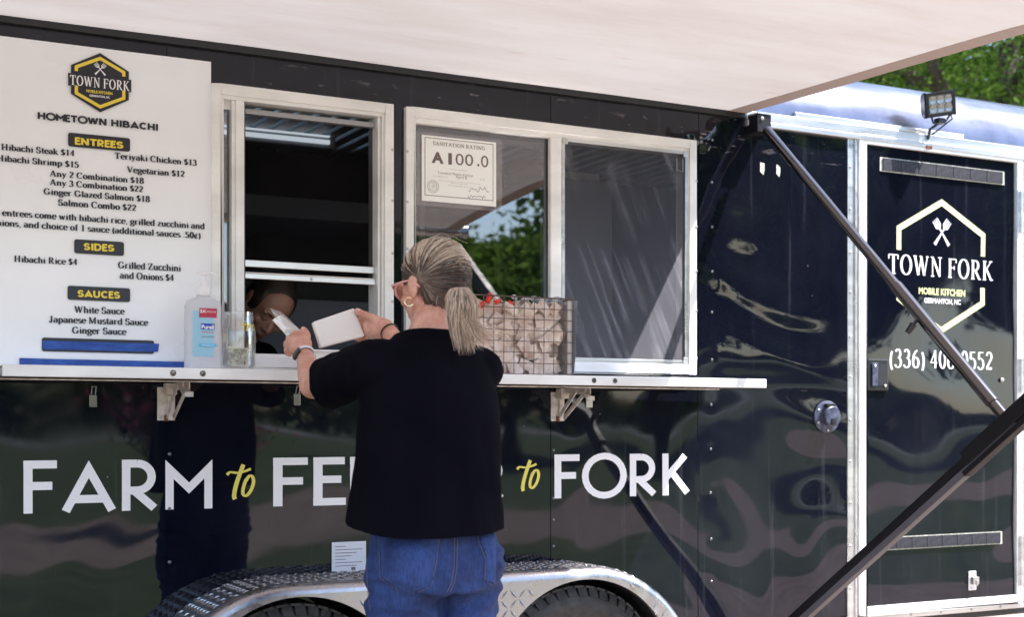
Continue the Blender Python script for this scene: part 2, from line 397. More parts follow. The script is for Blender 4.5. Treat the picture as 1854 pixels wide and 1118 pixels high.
M['ground'] = bump(vary(mat('brown_gravel_paving', (.22,.18,.165), .95), 3, (.20,.155,.13), (.31,.245,.205)), 60, .4, .01)
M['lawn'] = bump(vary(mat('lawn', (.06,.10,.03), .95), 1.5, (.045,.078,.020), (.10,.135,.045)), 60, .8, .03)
M['road'] = mat('far_road', (.22,.22,.24), .9)

# ------------------------------------------------------------------ setting
def sheet(name, x0, x1, y0, y1, z, m):
    o = MB().add([(x0,y0,z),(x1,y0,z),(x1,y1,z),(x0,y1,z)], [(0,1,2,3)]).build(name, M[m])
    return tag(o, kind='structure')
sheet('ground', -400, 400, -500, 400, 0, 'ground')
sheet('lawn', -400, 400, -70, -15, .004, 'lawn')
sheet('lawn', -400, 400, -8.6, -4.6, .004, 'lawn')  # dark green strip standing in for shade on the paving, put in as colour
sheet('road', -400, 400, -84, -70, .008, 'road')
sheet('lawn', -400, 400, -300, -84, .012, 'lawn')
sheet('lawn', -400, 400, 6, 300, .016, 'lawn')

# ------------------------------------------------------------------ food trailer
T = empty('food_trailer', (1.9, 1.1, 0), 'glossy navy black concession trailer with serving windows, entry door and white lettering', 'food trailer')
ZTOP = Zz(1345, 213) + .005
SEAMS = [-1.4, X(302), X(997), X(1264), X(1534)]
RIV = [254, 330.6, 411.5, 492.4, 566, 652, 733.7, 814.4, 893.4, 977.4, 1054]
rivpts = [(X(1288), Zz(1288, y)) for y in RIV] + [(X(307), Zz(307, y)) for y in (823, 922, 1019)] + \
         [(X(1002), Zz(1002, y)) for y in (816, 903, 942, 990)]
rng = random.Random(3)
DENTS = [(rng.uniform(X(745), X(1250)), ZTOP - rng.uniform(.035, .115), rng.choice((-1, 1))*rng.uniform(.0006, .0022), rng.uniform(.010, .026)) for _ in range(34)] + \
        [(X(1270)+rng.uniform(-.05, .06), ZTOP - rng.uniform(.08, .16), rng.choice((-1, 1))*.0035, .022) for _ in range(5)] + \
        [(X(1297), Zz(1297, 500), .0022, .05), (X(1300), Zz(1300, 610), .0018, .06)]
def hwall(x, z, dents=True):
    s = min(1, max(0, (x - X(1150)) / .5)); s = s*s*(3-2*s)
    a = .0022 + .0045 * s
    v = a * noise.noise(Vector((x*1.5 + 3.1, z*1.9 + .7, 1.3)))
    wq = noise.noise(Vector((x*1.2+4, z*1.2, 9)))
    v += (.0009 + .0078 * s) * noise.noise(Vector((x*2.9 + 1.4*wq, z*3.9 - 1.8*wq, 7.7)))
    if not dents: return v
    for rx, rz, am, sg in DENTS:
        d2 = (x-rx)**2 + (z-rz)**2
        if d2 < 9*sg*sg: v += am * math.exp(-d2 / (2*sg*sg))
    for rx, rz in rivpts:
        d2 = (x-rx)**2 + (z-rz)**2
        if d2 < .02: v -= (.0002 + .0002*s) * math.exp(-d2 / (2*.028**2))
    return v
def hdoor(x, z):
    return .0048 * noise.noise(Vector((x*1.3 + 9.1, z*1.7 + 4.7, 2.3))) + .0034 * noise.noise(Vector((x*2.8 + 1, z*3.6, 5)))
def panel(name, x0, x1, z0, z1, holes, hf, y0, mname, parent, step=.0125):
    nx, nzv = max(2, round((x1-x0)/step)), max(2, round((z1-z0)/step))
    vs, fs = [], []
    for j in range(nzv+1):
        for i in range(nx+1):
            x, z = x0 + (x1-x0)*i/nx, z0 + (z1-z0)*j/nzv
            vs.append((x, y0 - hf(x, z), z))
    for j in range(nzv):
        for i in range(nx):
            cx, cz = x0 + (x1-x0)*(i+.5)/nx, z0 + (z1-z0)*(j+.5)/nzv
            if any(a < cx < b and c < cz < d for a, b, c, d in holes): continue
            k = j*(nx+1)+i; fs.append((k, k+1, k+nx+2, k+nx+1))
    return MB().add(vs, fs).build(name, M[mname], parent, smooth='all')
# window and door rectangles on the wall, x0 x1 z0 z1
WA = (X(380), X(709), Zz(462, 667.5), Zz(380, 152))
WB = (X(731), X(1256), Zz(1256, 680), Zz(731, 194.5))
DR = (X(1533), X(1852), Zz(1549, 1119) - .0, Zz(1532, 230))
def shrink(r, s): return (r[0]+s, r[1]-s, r[2]+s, r[3]-s)
holes = [shrink(WA, .022), shrink(WB, .022)]
for i in range(4):
    panel('side_panel', SEAMS[i] + .0015, SEAMS[i+1] - .0015, .46, ZTOP, holes, hwall, 0, 'wallpaint', T)
panel('side_panel', DR[1] - .02, 6.4, .46, ZTOP, [], hwall, 0, 'paint', T, .05)
b = MB()                                                     # dark backing seen through the panel joints and over and under the door
for s_ in SEAMS[1:4]: MB().box((s_-.01, .004, .47), (s_+.01, .012, ZTOP-.01)).build('joint_backing', M['paint'], T)
MB().box((DR[0]-.02, .02, .47), (DR[1]+.02, .03, DR[2]+.03)).build('joint_backing', M['paint'], T); b.box((DR[0]-.02, .004, DR[3]-.02), (DR[1]+.02, .012, ZTOP-.002))
b.build('joint_backing', M['paint'], T)
# chassis, floor, far side, ends, roof: the closed body of the trailer
b = MB(); b.box((-1.4, .02, .40), (6.4, 2.1, .46)); b.build('floor_pan', M['black'], T)
b = MB(); b.box((-1.4, 2.1, .46), (6.4, 2.14, ZTOP)); b.build('far_side_panel', M['paint'], T)
b = MB(); b.box((-1.44, .0, .46), (-1.4, 2.14, ZTOP)); b.build('rear_panel', M['paint'], T)
b = MB(); b.box((6.4, .0, .46), (6.44, 2.14, ZTOP)); b.build('front_panel', M['paint'], T)
RR = .27
prof = [(RR - RR*math.cos(R(a)), RR*math.sin(R(a))) for a in range(0, 91, 6)]
vs = []; fs = []
xs = [-1.44, .5, 2.5, 4.4, 5.4, 6.44]
for x in xs:
    for (yy, zz) in prof: vs.append((x, yy + .004, ZTOP + .012 + zz))
    vs.append((x, 2.13, ZTOP + .012 + RR + .02))
n_ = len(prof)+1
for i in range(len(xs)-1):
    for j in range(n_-1): fs.append((i*n_+j, (i+1)*n_+j, (i+1)*n_+j+1, i*n_+j+1))
MB().add(vs, fs).build('roof_skin', M['roofm'], T, smooth='all')
# roof trim right of the awning: stepped aluminium rail under the rolled edge
xr0 = 3.37
b = MB(); b.box((xr0, -.016, ZTOP-.012), (6.44, .004, ZTOP+.022)); b.build('roof_trim', M['alu2'], T, bevel=.003)
b = MB(); b.box((xr0, -.022, ZTOP-.038), (6.44, .002, ZTOP-.014)); b.build('roof_trim', M['alu2'], T, bevel=.004)
b = MB(); b.box((xr0+.25, -.010, ZTOP+.024), (4.55, .006, ZTOP+.044)); b.build('roof_trim', M['alu2'], T, bevel=.003)
b = MB(); b.box((-1.44, -.02, ZTOP-.010), (xr0-.01, .004, ZTOP+.03)); b.build('awning_rail', M['black'], T, bevel=.003)

# rivets
def screw_mesh(name, r, h, m):
    b = MB().lathe([(0, h), (r*.6, h*.9), (r, h*.35), (r, 0)], (0,0,0), 'Y', 10)
    b.box((-r*.75, -h*1.12, -r*.12), (r*.75, -h*.8, r*.12)); return b
riv0 = None
for x, z in rivpts:
    at = Vector((x, -hwall(x, z) - .0005, z))
    if riv0 is None:
        me = screw_mesh('r', .0055, .004, 0).mesh('rivet'); me.materials.append(M['rivetm'])
        riv0 = bpy.data.objects.new('rivet', me); COL.objects.link(riv0); riv0.parent = T; riv0.location = at - WL[T.name]; WL[riv0.name] = at
    else: inst(riv0, at, T)
def screws(parent, pts, r=.006, h=.004, m='steel', name='screw'):
    me = screw_mesh('s', r, h, 0).mesh(name); me.materials.append(M[m]); first = None
    for p in pts:
        o = bpy.data.objects.new(name, me); COL.objects.link(o); o.parent = parent
        o.location = Vector(p) - WL[parent.name]; WL[o.name] = Vector(p)
        o.rotation_euler = (0, random.uniform(0, 3), 0)
# paint chips and adhesive remnants
for (px, py, w_, h_) in [(1379,305,10,22),(1408,309,9,22)]:
    c = P(px, py); ww, hh = w_*.0022/2, h_*.0021/2
    b = MB().prism([(c.x-ww, c.z-hh*.6), (c.x-ww*.2, c.z-hh*.9), (c.x+ww*.5, c.z-hh*1.15), (c.x+ww, c.z-hh*.3), (c.x+ww, c.z+hh*.9), (c.x-ww, c.z+hh)], -.0045, -.0035); b.build('glue_patch', M['glue'], T)

# ------------------------------------------------------------------ windows
def frame(b, r, w_, y0, y1, wt=None, wb=None):
    x0, x1, z0, z1 = r; wt = wt or w_; wb = wb or w_
    b.box((x0, y0, z0), (x0+w_, y1, z1)); b.box((x1-w_, y0, z0), (x1, y1, z1))
    b.box((x0+w_, y0, z1-wt), (x1-w_, y1, z1)); b.box((x0+w_, y0, z0), (x1-w_, y1, z0+wb))
FW = .032
A = empty('serving_window', ((WA[0]+WA[1])/2, 0, WA[2]), parent=T)
b = MB(); frame(b, WA, FW, -.022, .012, .034, .040); b.build('window_frame', M['alu'], A, bevel=.003)
ia = (WA[0]+FW, WA[1]-FW, WA[2]+.04, WA[3]-.034)
b = MB(); frame(b, (ia[0]-.004, ia[1]+.004, ia[2]-.004, ia[3]+.004), .014, -.014, .06, .016, .012); b.build('window_channel', M['alu'], A, bevel=.002)
xm0, xm1 = X(418), X(441)
b = MB(); b.box((xm0, -.010, ia[2]+.008), (xm1, .05, ia[3]-.012)); b.box((xm0+.012, -.016, ia[2]+.008), (xm1-.006, -.011, ia[3]-.012)); b.build('mullion', M['alu'], A, bevel=.002)
b = MB(); b.box((xm1+.001, .0, ia[2]+.008), (xm1+.006, .05, ia[3]-.012)); b.build('mullion_seal', M['seal'], A)
b = MB(); b.box((ia[0]+.01, .018, ia[2]), (xm0+.002, .022, ia[3])); b.build('pane', M['glass'], A)
b = MB(); b.box((ia[0]+.01, .008, ia[3]-.04), (xm0, .017, ia[3]-.012)); b.build('pane_trim', M['alu'], A)
jx = X(677)                                                     # inner jamb of the sliding part
b = MB(); b.box((jx+.012, -.006, ia[2]+.008), (ia[1]-.010, .08, ia[3]-.012)); b.build('jamb', M['alu'], A, bevel=.002)
# raised sash: upper glass with screen, two rails
zr1, zr0 = Zz(444, 469), Zz(444, 481.5); zs1, zs0 = Zz(444, 493.7), Zz(444, 503.5)
sx0, sx1 = xm1+.007, jx+.011
b = MB(); b.box((sx0, .020, zr0), (sx1, .036, zr1)); b.build('sash_rail', M['alu2'], A, bevel=.002)
b = MB(); b.box((sx0, .012, zs0), (sx1, .030, zs1)); b.box((sx0, .010, zs1), (sx1, .016, zs1+.004)); b.build('sash_rail', M['alu2'], A, bevel=.002)
b = MB(); b.box((sx0, .040, zs0), (sx1, .041, ia[3]-.03)); b.build('insect_screen', M['screen2'], A)
b = MB(); b.box((sx0, .016, ia[3]-.045), (sx1, .044, ia[3]-.028)); b.build('sash_rail', M['lightgrey'], A, bevel=.002)
screws(A, [(WA[1]-.006, -.0225, Zz(704, y)) for y in (273, 365, 460, 547, 630)] + [(X(568, .01), .0115, (zs0+zs1)/2)], .005)
B = empty('sliding_window', ((WB[0]+WB[1])/2, 0, WB[2]), parent=T)
b = MB(); frame(b, WB, FW, -.022, .012, .034, .040); b.build('window_frame', M['alu'], B, bevel=.003)
ib = (WB[0]+FW, WB[1]-FW, WB[2]+.04, WB[3]-.034)
b = MB(); frame(b, (ib[0]-.004, ib[1]+.004, ib[2]-.004, ib[3]+.004), .012, -.013, .06, .022, .012); b.build('window_channel', M['alu'], B, bevel=.002)
mb0, mb1 = X(993), X(1013)
b = MB(); b.box((mb0, -.016, ib[2]+.008), (mb1, .04, ib[3]-.012)); b.build('mullion', M['alu'], B, bevel=.003)
b = MB(); b.box((ib[0]+.006, .010, ib[2]), (mb0+.002, .013, ib[3]-.006)); pane_b = b.build('pane', M['glass'], B)
b = MB(); x_ = X(766); frame(b, (x_, mb0+.05, ib[2]-.02, ib[3]-.03), .020, .030, .05); b.build('inner_sash', M['alu'], B, bevel=.002)
# insect screen in its own thin frame on the right half
sr = (mb1+.002, ib[1]-.006, ib[2]+.004, ib[3]-.012)
b = MB(); frame(b, sr, .012, -.015, -.004); b.build('screen_frame', M['alu2'], B, bevel=.001)
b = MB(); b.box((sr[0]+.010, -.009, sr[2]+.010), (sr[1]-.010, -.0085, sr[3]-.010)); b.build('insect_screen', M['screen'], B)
b = MB(); b.tube([(sr[1]-.05, -.012, sr[3]-.03), (sr[1]-.05, -.013, sr[3]-.075), (sr[1]-.022, -.013, sr[3]-.08), (sr[1]-.022, -.012, sr[3]-.03)], .0018, 6); b.build('pull_tab', M['lightgrey'], B)
for cx_, cz_ in ((sr[0]+.012, sr[3]-.012), (sr[1]-.012, sr[3]-.012), (sr[1]-.012, sr[2]+.012)):
    b = MB(); b.cbox((cx_, -.017, cz_), (.022, .005, .022)); b.build('corner_clip', M['steel'], B, bevel=.001)
screws(B, [(WB[0]+.004, -.0225, Zz(733, y)) for y in (276, 367, 452)] + [(WB[1]-.003, -.0225, Zz(1254, y)) for y in (330, 412, 492, 564, 650)], .005)

# ------------------------------------------------------------------ interior
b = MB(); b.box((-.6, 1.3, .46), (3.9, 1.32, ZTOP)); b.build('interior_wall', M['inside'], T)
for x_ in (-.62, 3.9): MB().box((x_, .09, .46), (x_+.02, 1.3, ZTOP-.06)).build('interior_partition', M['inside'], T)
b = MB()
for i in range(60):
    x = -.6 + i*.075; b.box((x, .06, ZTOP-.05), (x+.05, 1.3, ZTOP-.03))
b.build('interior_ceiling', M['lightgrey'], T)
c0 = P(430, 243, -.95); c1 = P(600, 262, -.95)
b = MB(); b.box((c0.x-.5, .90, c1.z-.03), (c1.x, 1.0, c1.z+.03)); lf = b.build('ceiling_light', M['lightgrey'], T, bevel=.006)
b = MB(); b.box((c0.x-.5, .885, c1.z-.012), (c1.x-.03, .899, c1.z+.004)); b.box((c0.x-.5, .885, c1.z+.016), (c1.x-.03, .899, c1.z+.022)); b.build('light_tube', M['led'], lf)
b = MB(); cc = P(700, 290, -.9); b.box((cc.x-1.2, .7, cc.z-.30), (cc.x+.15, 1.28, cc.z-.22)); b.build('extractor_hood', M['inside2'], T, bevel=.004)
b = MB(); c = P(545, 380, -.9); b.box((c.x-.5, 1.0, c.z-.9), (c.x+.5, 1.28, c.z-.35)); b.build('steel_shelf', M['inside2'], T, bevel=.004)

# cabinet, box and towels behind the right window
c0, c1 = P(1018, 322, -.35), P(1108, 322, -.35)
cab = MB(); cab.box((c0.x-.10, .35, .46), (c1.x, .75, c0.z)); 
o = cab.build('storage_cabinet', M['inside2'], None, bevel=.004); tag(o, 'tall dull grey cabinet inside the trailer behind the insect screen', 'cabinet')
b = MB(); b.box((c0.x-.08, .38, c0.z+.001), (c1.x-.04, .70, c0.z+.035)); o = b.build('white_box', M['foam'], None, bevel=.003)
tag(o, 'flat white box lying on the grey cabinet behind the insect screen', 'box')
for i in range(4):
    b = MB(); z_ = c0.z+.037+i*.024; x_ = c0.x + random.uniform(-.02, .02)
    b.box((x_-.08, .42, z_), (x_+.075, .66, z_+.0225)); o = b.build('towel', M['towel'], None, bevel=.010)
    tag(o, 'white towel folded in the small stack on the flat white box, %s' % ('at the bottom', 'second from the bottom', 'second from the top', 'on top')[i], 'towel', 'folded towels in the stack')

# ------------------------------------------------------------------ text engine
GL = {}
def G(ch, adv, s): GL[ch] = (adv, s)
X_ = .68
G('a', .50, 'L .38 .46 .38 .03;A .22 .47 .16 .19 0 155;A .21 .19 .16 .19 40 330;L .38 .03 .47 .03')
G('b', .56, 'L .10 1 .10 .02;A .27 .33 .20 .33 -140 140;S .06 1 .06')
G('c', .46, 'A .25 .33 .20 .34 40 325')
G('d', .56, 'L .44 1 .44 .0;A .26 .33 .20 .33 40 320;S .40 1 .06;S .48 0 .05')
G('e', .48, 'A .25 .33 .20 .34 0 320;H .06 .37 .44 .37')
G('f', .36, 'L .16 .0 .16 .82;A .28 .80 .12 .18 60 180;H .03 .66 .32 .66;S .16 0 .11')
G('g', .50, 'A .23 .43 .17 .24 0 360;A .24 -.12 .20 .17 0 360;L .14 .24 .14 .08;H .36 .64 .50 .64;H .14 .05 .36 .03')
G('h', .57, 'L .11 1 .11 0;A .27 .42 .17 .24 5 150;L .44 .45 .44 0;S .07 1 .06;S .11 0 .10;S .44 0 .10')
G('i', .29, 'L .14 .64 .14 0;D .14 .90;S .14 0 .11;S .10 .66 .06')
G('k', .56, 'L .11 1 .11 0;T .11 .28 .42 .66;L .24 .38 .48 0;S .07 1 .06;S .11 0 .10;S .46 0 .09;S .40 .66 .09')
G('l', .29, 'L .14 1 .14 0;S .14 0 .11;S .10 1 .06')
G('m', .84, 'L .11 .64 .11 0;A .26 .42 .15 .24 5 150;L .41 .45 .41 0;A .56 .42 .15 .24 5 150;L .71 .45 .71 0;S .11 0 .10;S .41 0 .09;S .71 0 .10;S .07 .66 .06')
G('n', .57, 'L .11 .64 .11 0;A .27 .42 .17 .24 5 150;L .44 .45 .44 0;S .11 0 .10;S .44 0 .10;S .07 .66 .06')
G('o', .52, 'A .26 .33 .20 .33 0 360')
G('p', .56, 'L .11 .64 .11 -.30;A .28 .33 .19 .33 -140 140;S .11 -.31 .10;S .07 .66 .06')
G('r', .43, 'L .11 .64 .11 0;A .30 .44 .19 .22 60 165;S .12 0 .11;S .07 .66 .06')
G('s', .40, 'A .20 .50 .13 .16 30 265;A .20 .17 .14 .17 -150 85')
G('t', .34, 'L .15 .88 .15 .14;A .26 .13 .11 .13 180 300;H .02 .66 .30 .66')
G('u', .57, 'L .11 .66 .11 .2;A .27 .22 .16 .22 180 330;L .44 .66 .44 0;S .06 .66 .06;S .39 .66 .06;S .49 0 .05')
G('v', .52, 'L .08 .66 .26 0;T .26 0 .44 .66;S .08 .66 .08;S .44 .66 .07')
G('w', .74, 'L .08 .66 .24 0;T .24 0 .37 .62;L .37 .62 .51 0;T .51 0 .66 .66;S .08 .66 .08;S .66 .66 .07')
G('y', .52, 'L .08 .66 .27 0;T .13 -.30 .44 .66;S .08 .66 .08;S .44 .66 .07;D .10 -.27')
G('z', .46, 'H .05 .65 .40 .65;L .38 .64 .08 .02;H .05 .02 .41 .02')
G('A', .76, 'T .10 0 .37 1;L .37 1 .64 0;H .21 .33 .54 .33;S .10 0 .10;S .64 0 .11')
G('B', .68, 'L .14 0 .14 1;A .30 .75 .20 .25 -90 90;A .32 .26 .24 .26 -90 90;H .14 1 .3 1;H .14 .5 .3 .5;H .14 .0 .32 .0;S .10 1 .06;S .10 0 .06')
G('C', .72, 'A .38 .5 .30 .50 45 315;T .60 .70 .60 .95')
G('F', .62, 'L .16 0 .16 1;H .06 .98 .56 .98;H .16 .52 .44 .52;T .56 .78 .56 .98;T .44 .42 .44 .62;S .16 0 .12')
G('G', .78, 'A .38 .5 .30 .50 45 350;L .62 .06 .62 .42;S .62 .42 .11;T .60 .70 .60 .95')
G('H', .80, 'L .16 0 .16 1;L .62 0 .62 1;H .16 .5 .62 .5;S .16 0 .12;S .16 1 .12;S .62 0 .12;S .62 1 .12')
G('I', .38, 'L .18 0 .18 1;S .18 0 .13;S .18 1 .13')
G('J', .50, 'L .30 1 .30 .18;A .19 .18 .11 .18 180 360;S .30 1 .12')
G('K', .78, 'L .16 0 .16 1;T .18 .42 .58 1;L .30 .56 .62 0;S .16 0 .12;S .16 1 .12;S .58 1 .11;S .64 0 .10')
G('M', .96, 'T .14 0 .14 1;L .14 1 .45 .05;T .45 .05 .74 1;L .76 0 .76 1;S .14 0 .10;S .11 1 .08;S .77 0 .12;S .79 1 .09')
G('N', .78, 'T .14 0 .14 1;L .14 1 .62 0;T .62 0 .62 1;S .14 0 .11;S .10 1 .08;S .62 1 .12')
G('O', .80, 'A .40 .5 .31 .51 0 360')
G('R', .74, 'L .16 0 .16 1;A .32 .74 .20 .25 -90 90;H .14 .99 .32 .99;H .14 .49 .32 .49;L .32 .48 .60 0;S .16 0 .12;S .12 1 .07;S .64 0 .08')
G('S', .58, 'A .29 .74 .19 .26 25 262;A .28 .25 .21 .27 -155 85;T .46 .72 .46 .97;T .08 .03 .08 .30')
G('T', .68, 'L .33 0 .33 1;H .04 .98 .62 .98;T .04 .76 .04 .98;T .62 .76 .62 .98;S .33 0 .13')
G('V', .74, 'L .10 1 .38 0;T .38 0 .64 1;S .10 1 .11;S .64 1 .09')
G('W', 1.02, 'L .10 1 .32 0;T .32 0 .50 .95;L .50 .95 .70 0;T .70 0 .90 1;S .10 1 .11;S .48 1 .09;S .90 1 .09')
G('Z', .66, 'H .08 .98 .56 .98;L .54 .96 .10 .02;H .08 .02 .58 .02;T .08 .78 .08 .98;T .58 .02 .58 .22')
G('0', .52, 'A .26 .5 .18 .5 0 360'); G('1', .52, 'L .27 0 .27 1;T .12 .84 .27 .98;S .27 0 .14')
G('2', .52, 'A .25 .72 .17 .27 -20 165;L .40 .62 .09 .10;B .05 .06 .45 .06')
G('3', .52, 'A .23 .75 .15 .24 -90 155;A .22 .26 .20 .27 -155 90')
G('4', .52, 'L .34 0 .34 1;T .34 .98 .05 .32;H .03 .30 .48 .30')
G('5', .52, 'L .13 .97 .11 .58;H .12 .96 .43 .96;A .22 .30 .20 .31 -150 125')
G('6', .52, 'A .26 .28 .18 .29 0 360;A .46 .36 .38 .62 105 178')
G('8', .52, 'A .26 .76 .15 .24 0 360;A .26 .26 .18 .27 0 360')
G('$', .52, 'A .26 .70 .16 .22 25 262;A .26 .27 .17 .24 -155 85;T .26 -.08 .26 1.07')
G('¢', .48, 'A .25 .33 .19 .31 45 315;T .16 -.1 .36 .78')
G('(', .34, 'A .40 .36 .28 .66 130 230'); G(')', .34, 'A -.06 .36 .28 .66 -50 50')
G('.', .26, 'D .12 .05'); G(',', .26, 'D .12 .05;T .15 .03 .08 -.16'); G('-', .36, 'H .05 .32 .28 .32'); G(' ', .26, '')
# geometric sans capitals of the big slogan (stroke width .155 of the height)
SG = {'H': (.86, 'L .10 0 .10 1;L .70 0 .70 1;H .1 .5 .7 .5'), 'T': (.76, 'L .36 0 .36 .9;H .0 .90 .72 .90'), 'W': (1.16, 'L .06 .98 .30 .04;L .30 .04 .55 .92;L .55 .92 .80 .04;L .80 .04 1.04 .98'),
      'N': (.88, 'L .10 0 .10 1;L .12 .96 .70 .04;L .72 0 .72 1'), 'I': (.36, 'L .14 0 .14 1'), 'C': (.88, 'A .44 .5 .36 .41 45 315'), 'U': (.88, 'L .10 1 .10 .35;A .40 .36 .30 .28 180 360;L .70 1 .70 .35'),
      'B': (.82, 'L .10 0 .10 1;H .1 .90 .40 .90;H .1 .52 .42 .52;H .1 .10 .42 .10;A .40 .71 .20 .19 -90 90;A .44 .31 .24 .21 -90 90'), 'S': (.78, 'A .36 .70 .25 .20 20 262;A .36 .30 .27 .20 -160 85'), ' ': (.40, ''),
      'F': (.62, 'L .08 0 .08 .92;H .0 .93 .58 .93;H .08 .52 .50 .52'),
      'A': (.98, 'P .06 .02 .47 .83 .89 .02;H .22 .25 .72 .25'),
      'R': (.74, 'L .08 0 .08 .92;H .0 .925 .28 .925;A .28 .66 .27 .265 -90 90;H .08 .395 .28 .395;L .24 .38 .60 .04'),
      'M': (.90, 'P .08 0 .08 .80 .45 .42 .82 .80 .82 0'),
      'E': (.58, 'L .08 0 .08 1;H .0 .93 .54 .93;H .08 .54 .48 .54;H .0 .07 .56 .07'),
      'D': (.86, 'L .08 0 .08 1;H .0 .93 .30 .93;H .0 .07 .30 .07;A .30 .5 .42 .43 -90 90'),
      'O': (1.02, 'A .50 .5 .46 .46 0 360'),
      'K': (.78, 'L .08 0 .08 1;L .10 .42 .58 .95;L .24 .55 .64 .05')}
def glyph_polys(s):
    for it in s.split(';'):
        it = it.split()
        if not it: continue
        k = it[0]; v = [float(q) for q in it[1:]]
        if k == 'P': yield k, [(v[i], v[i+1]) for i in range(0, len(v), 2)]
        elif k in 'LHTB': yield k, [(v[0], v[1]), (v[2], v[3])]
        elif k == 'A':
            n = max(6, int(abs(v[5]-v[4])/15))
            yield k, [(v[0]+v[2]*math.cos(R(v[4]+(v[5]-v[4])*i/n)), v[1]+v[3]*math.sin(R(v[4]+(v[5]-v[4])*i/n))) for i in range(n+1)]
        elif k == 'S': yield k, [(v[0]-v[2], v[1]), (v[0]+v[2], v[1])]
        elif k == 'D': yield k, [(v[0]-.05, v[1]), (v[0]+.05, v[1])]
def strip(b, pts, wf, put, lay):
    L_, R_ = [], []
    closed = (Vector(pts[0])-Vector(pts[-1])).length < 1e-4
    for i, p in enumerate(pts):
        if closed and i in (0, len(pts)-1): t = Vector(pts[1]) - Vector(pts[-2])
        else: t = Vector(pts[min(i+1, len(pts)-1)]) - Vector(pts[max(i-1, 0)])
        t.normalize(); nrm = Vector((-t.y, t.x)); w_ = wf(t)
        if 0 < i < len(pts)-1:
            d1 = (Vector(p)-Vector(pts[i-1])).normalized(); d2 = (Vector(pts[i+1])-Vector(p)).normalized()
            if d1.dot(d2) < .8: t = (d1+d2).normalized(); nrm = Vector((-t.y, t.x)); w_ = w_/max(.3, t.dot(d1))
        L_.append(put(p[0]+nrm.x*w_/2, p[1]+nrm.y*w_/2, lay)); R_.append(put(p[0]-nrm.x*w_/2, p[1]-nrm.y*w_/2, lay))
    n = len(pts); b.add(L_+R_, [(i, i+1, n+i+1, n+i) for i in range(n-1)])
def stroke_text(text, x0, x1, z, cap, y, name, m, parent, style='serif', thick=.17, thin=.055, hf=None, zslope=0.0):
    tab = GL if style == 'serif' else SG
    tot = sum(tab[c][0] for c in text if c in tab)
    sx = (x1-x0)/tot; b = MB(); cx_ = 0; lay = 0
    ratio = sx/cap
    for c in text:
        adv, s = tab[c]
        for k, pts in glyph_polys(s):
            lay = (lay + 1) % 14
            def put(u, v, l_):
                xx = x0 + (cx_*sx + (u*.92+.02)*sx); zz = z + v*cap
                return (xx, y - l_*.00004 - (hf(xx, zz) if hf else 0), zz)
            if style == 'serif':
                if k == 'S': wf = lambda t: .06
                elif k == 'D' or k == 'B': wf = lambda t: .13
                elif k == 'T': wf = lambda t: thin*1.3
                elif k == 'H': wf = lambda t: thin*1.15
                else: wf = lambda t: thin + (thick-thin)*abs(t.y)**1.3
            else: wf = lambda t: thick*(1+ .0*abs(t.x))
            strip(b, pts, wf, put, lay)
        cx_ += adv
    return b.build(name, M[m] if isinstance(m, str) else m, parent, fix=False)
def two_words(x0, x1, z, cap, y, parent, **k):
    w_ = x1-x0
    stroke_text('TOWN', x0, x0+w_*3.28/6.48, z, cap, y, 'lettering', 'white', parent, **k)
    stroke_text('FORK', x0+w_*3.54/6.48, x1, z, cap, y, 'lettering', 'white', parent, **k)
def sans_text(text, x0, x1, z, cap, y, name, m, parent, bold=.02):
    cu = bpy.data.curves.new('t', 'FONT'); cu.body = text; cu.size = 1; cu.offset = bold; cu.resolution_u = 3
    o = bpy.data.objects.new('t', cu); COL.objects.link(o)
    dg = bpy.context.evaluated_depsgraph_get(); dg.update()
    me = bpy.data.meshes.new_from_object(o.evaluated_get(dg)); bpy.data.objects.remove(o); bpy.data.curves.remove(cu)
    xs = [v.co.x for v in me.vertices]; a, c = min(xs), max(xs)
    caph = .73 + 2*bold
    for v in me.vertices: v.co = Vector((x0 + (v.co.x-a)/(c-a)*(x1-x0), y, z + (v.co.y+bold)/caph*cap))
    me.name = name
    return link(name, me, M[m], parent)
def on_wall(px0, px1, py, cappx, d=0):
    """x0, x1, baseline z and cap height of text measured in the photograph"""
    p = P(px0, py, d); t = (CD-d)/(CA-(px0-CX)/FPX*SA)
    return X(px0, d), X(px1, d), p.z, cappx/FPX*t
def spath(b, pts, r, y, m=8):
    """rounded brush stroke lying flat"""
    strip(b, pts, lambda t: 2*r*(0.65+.5*abs(t.y)), lambda u, v, l_: (u, y - l_*.00004 - (hwall(u, v, False)), v), random.randint(0, 8))
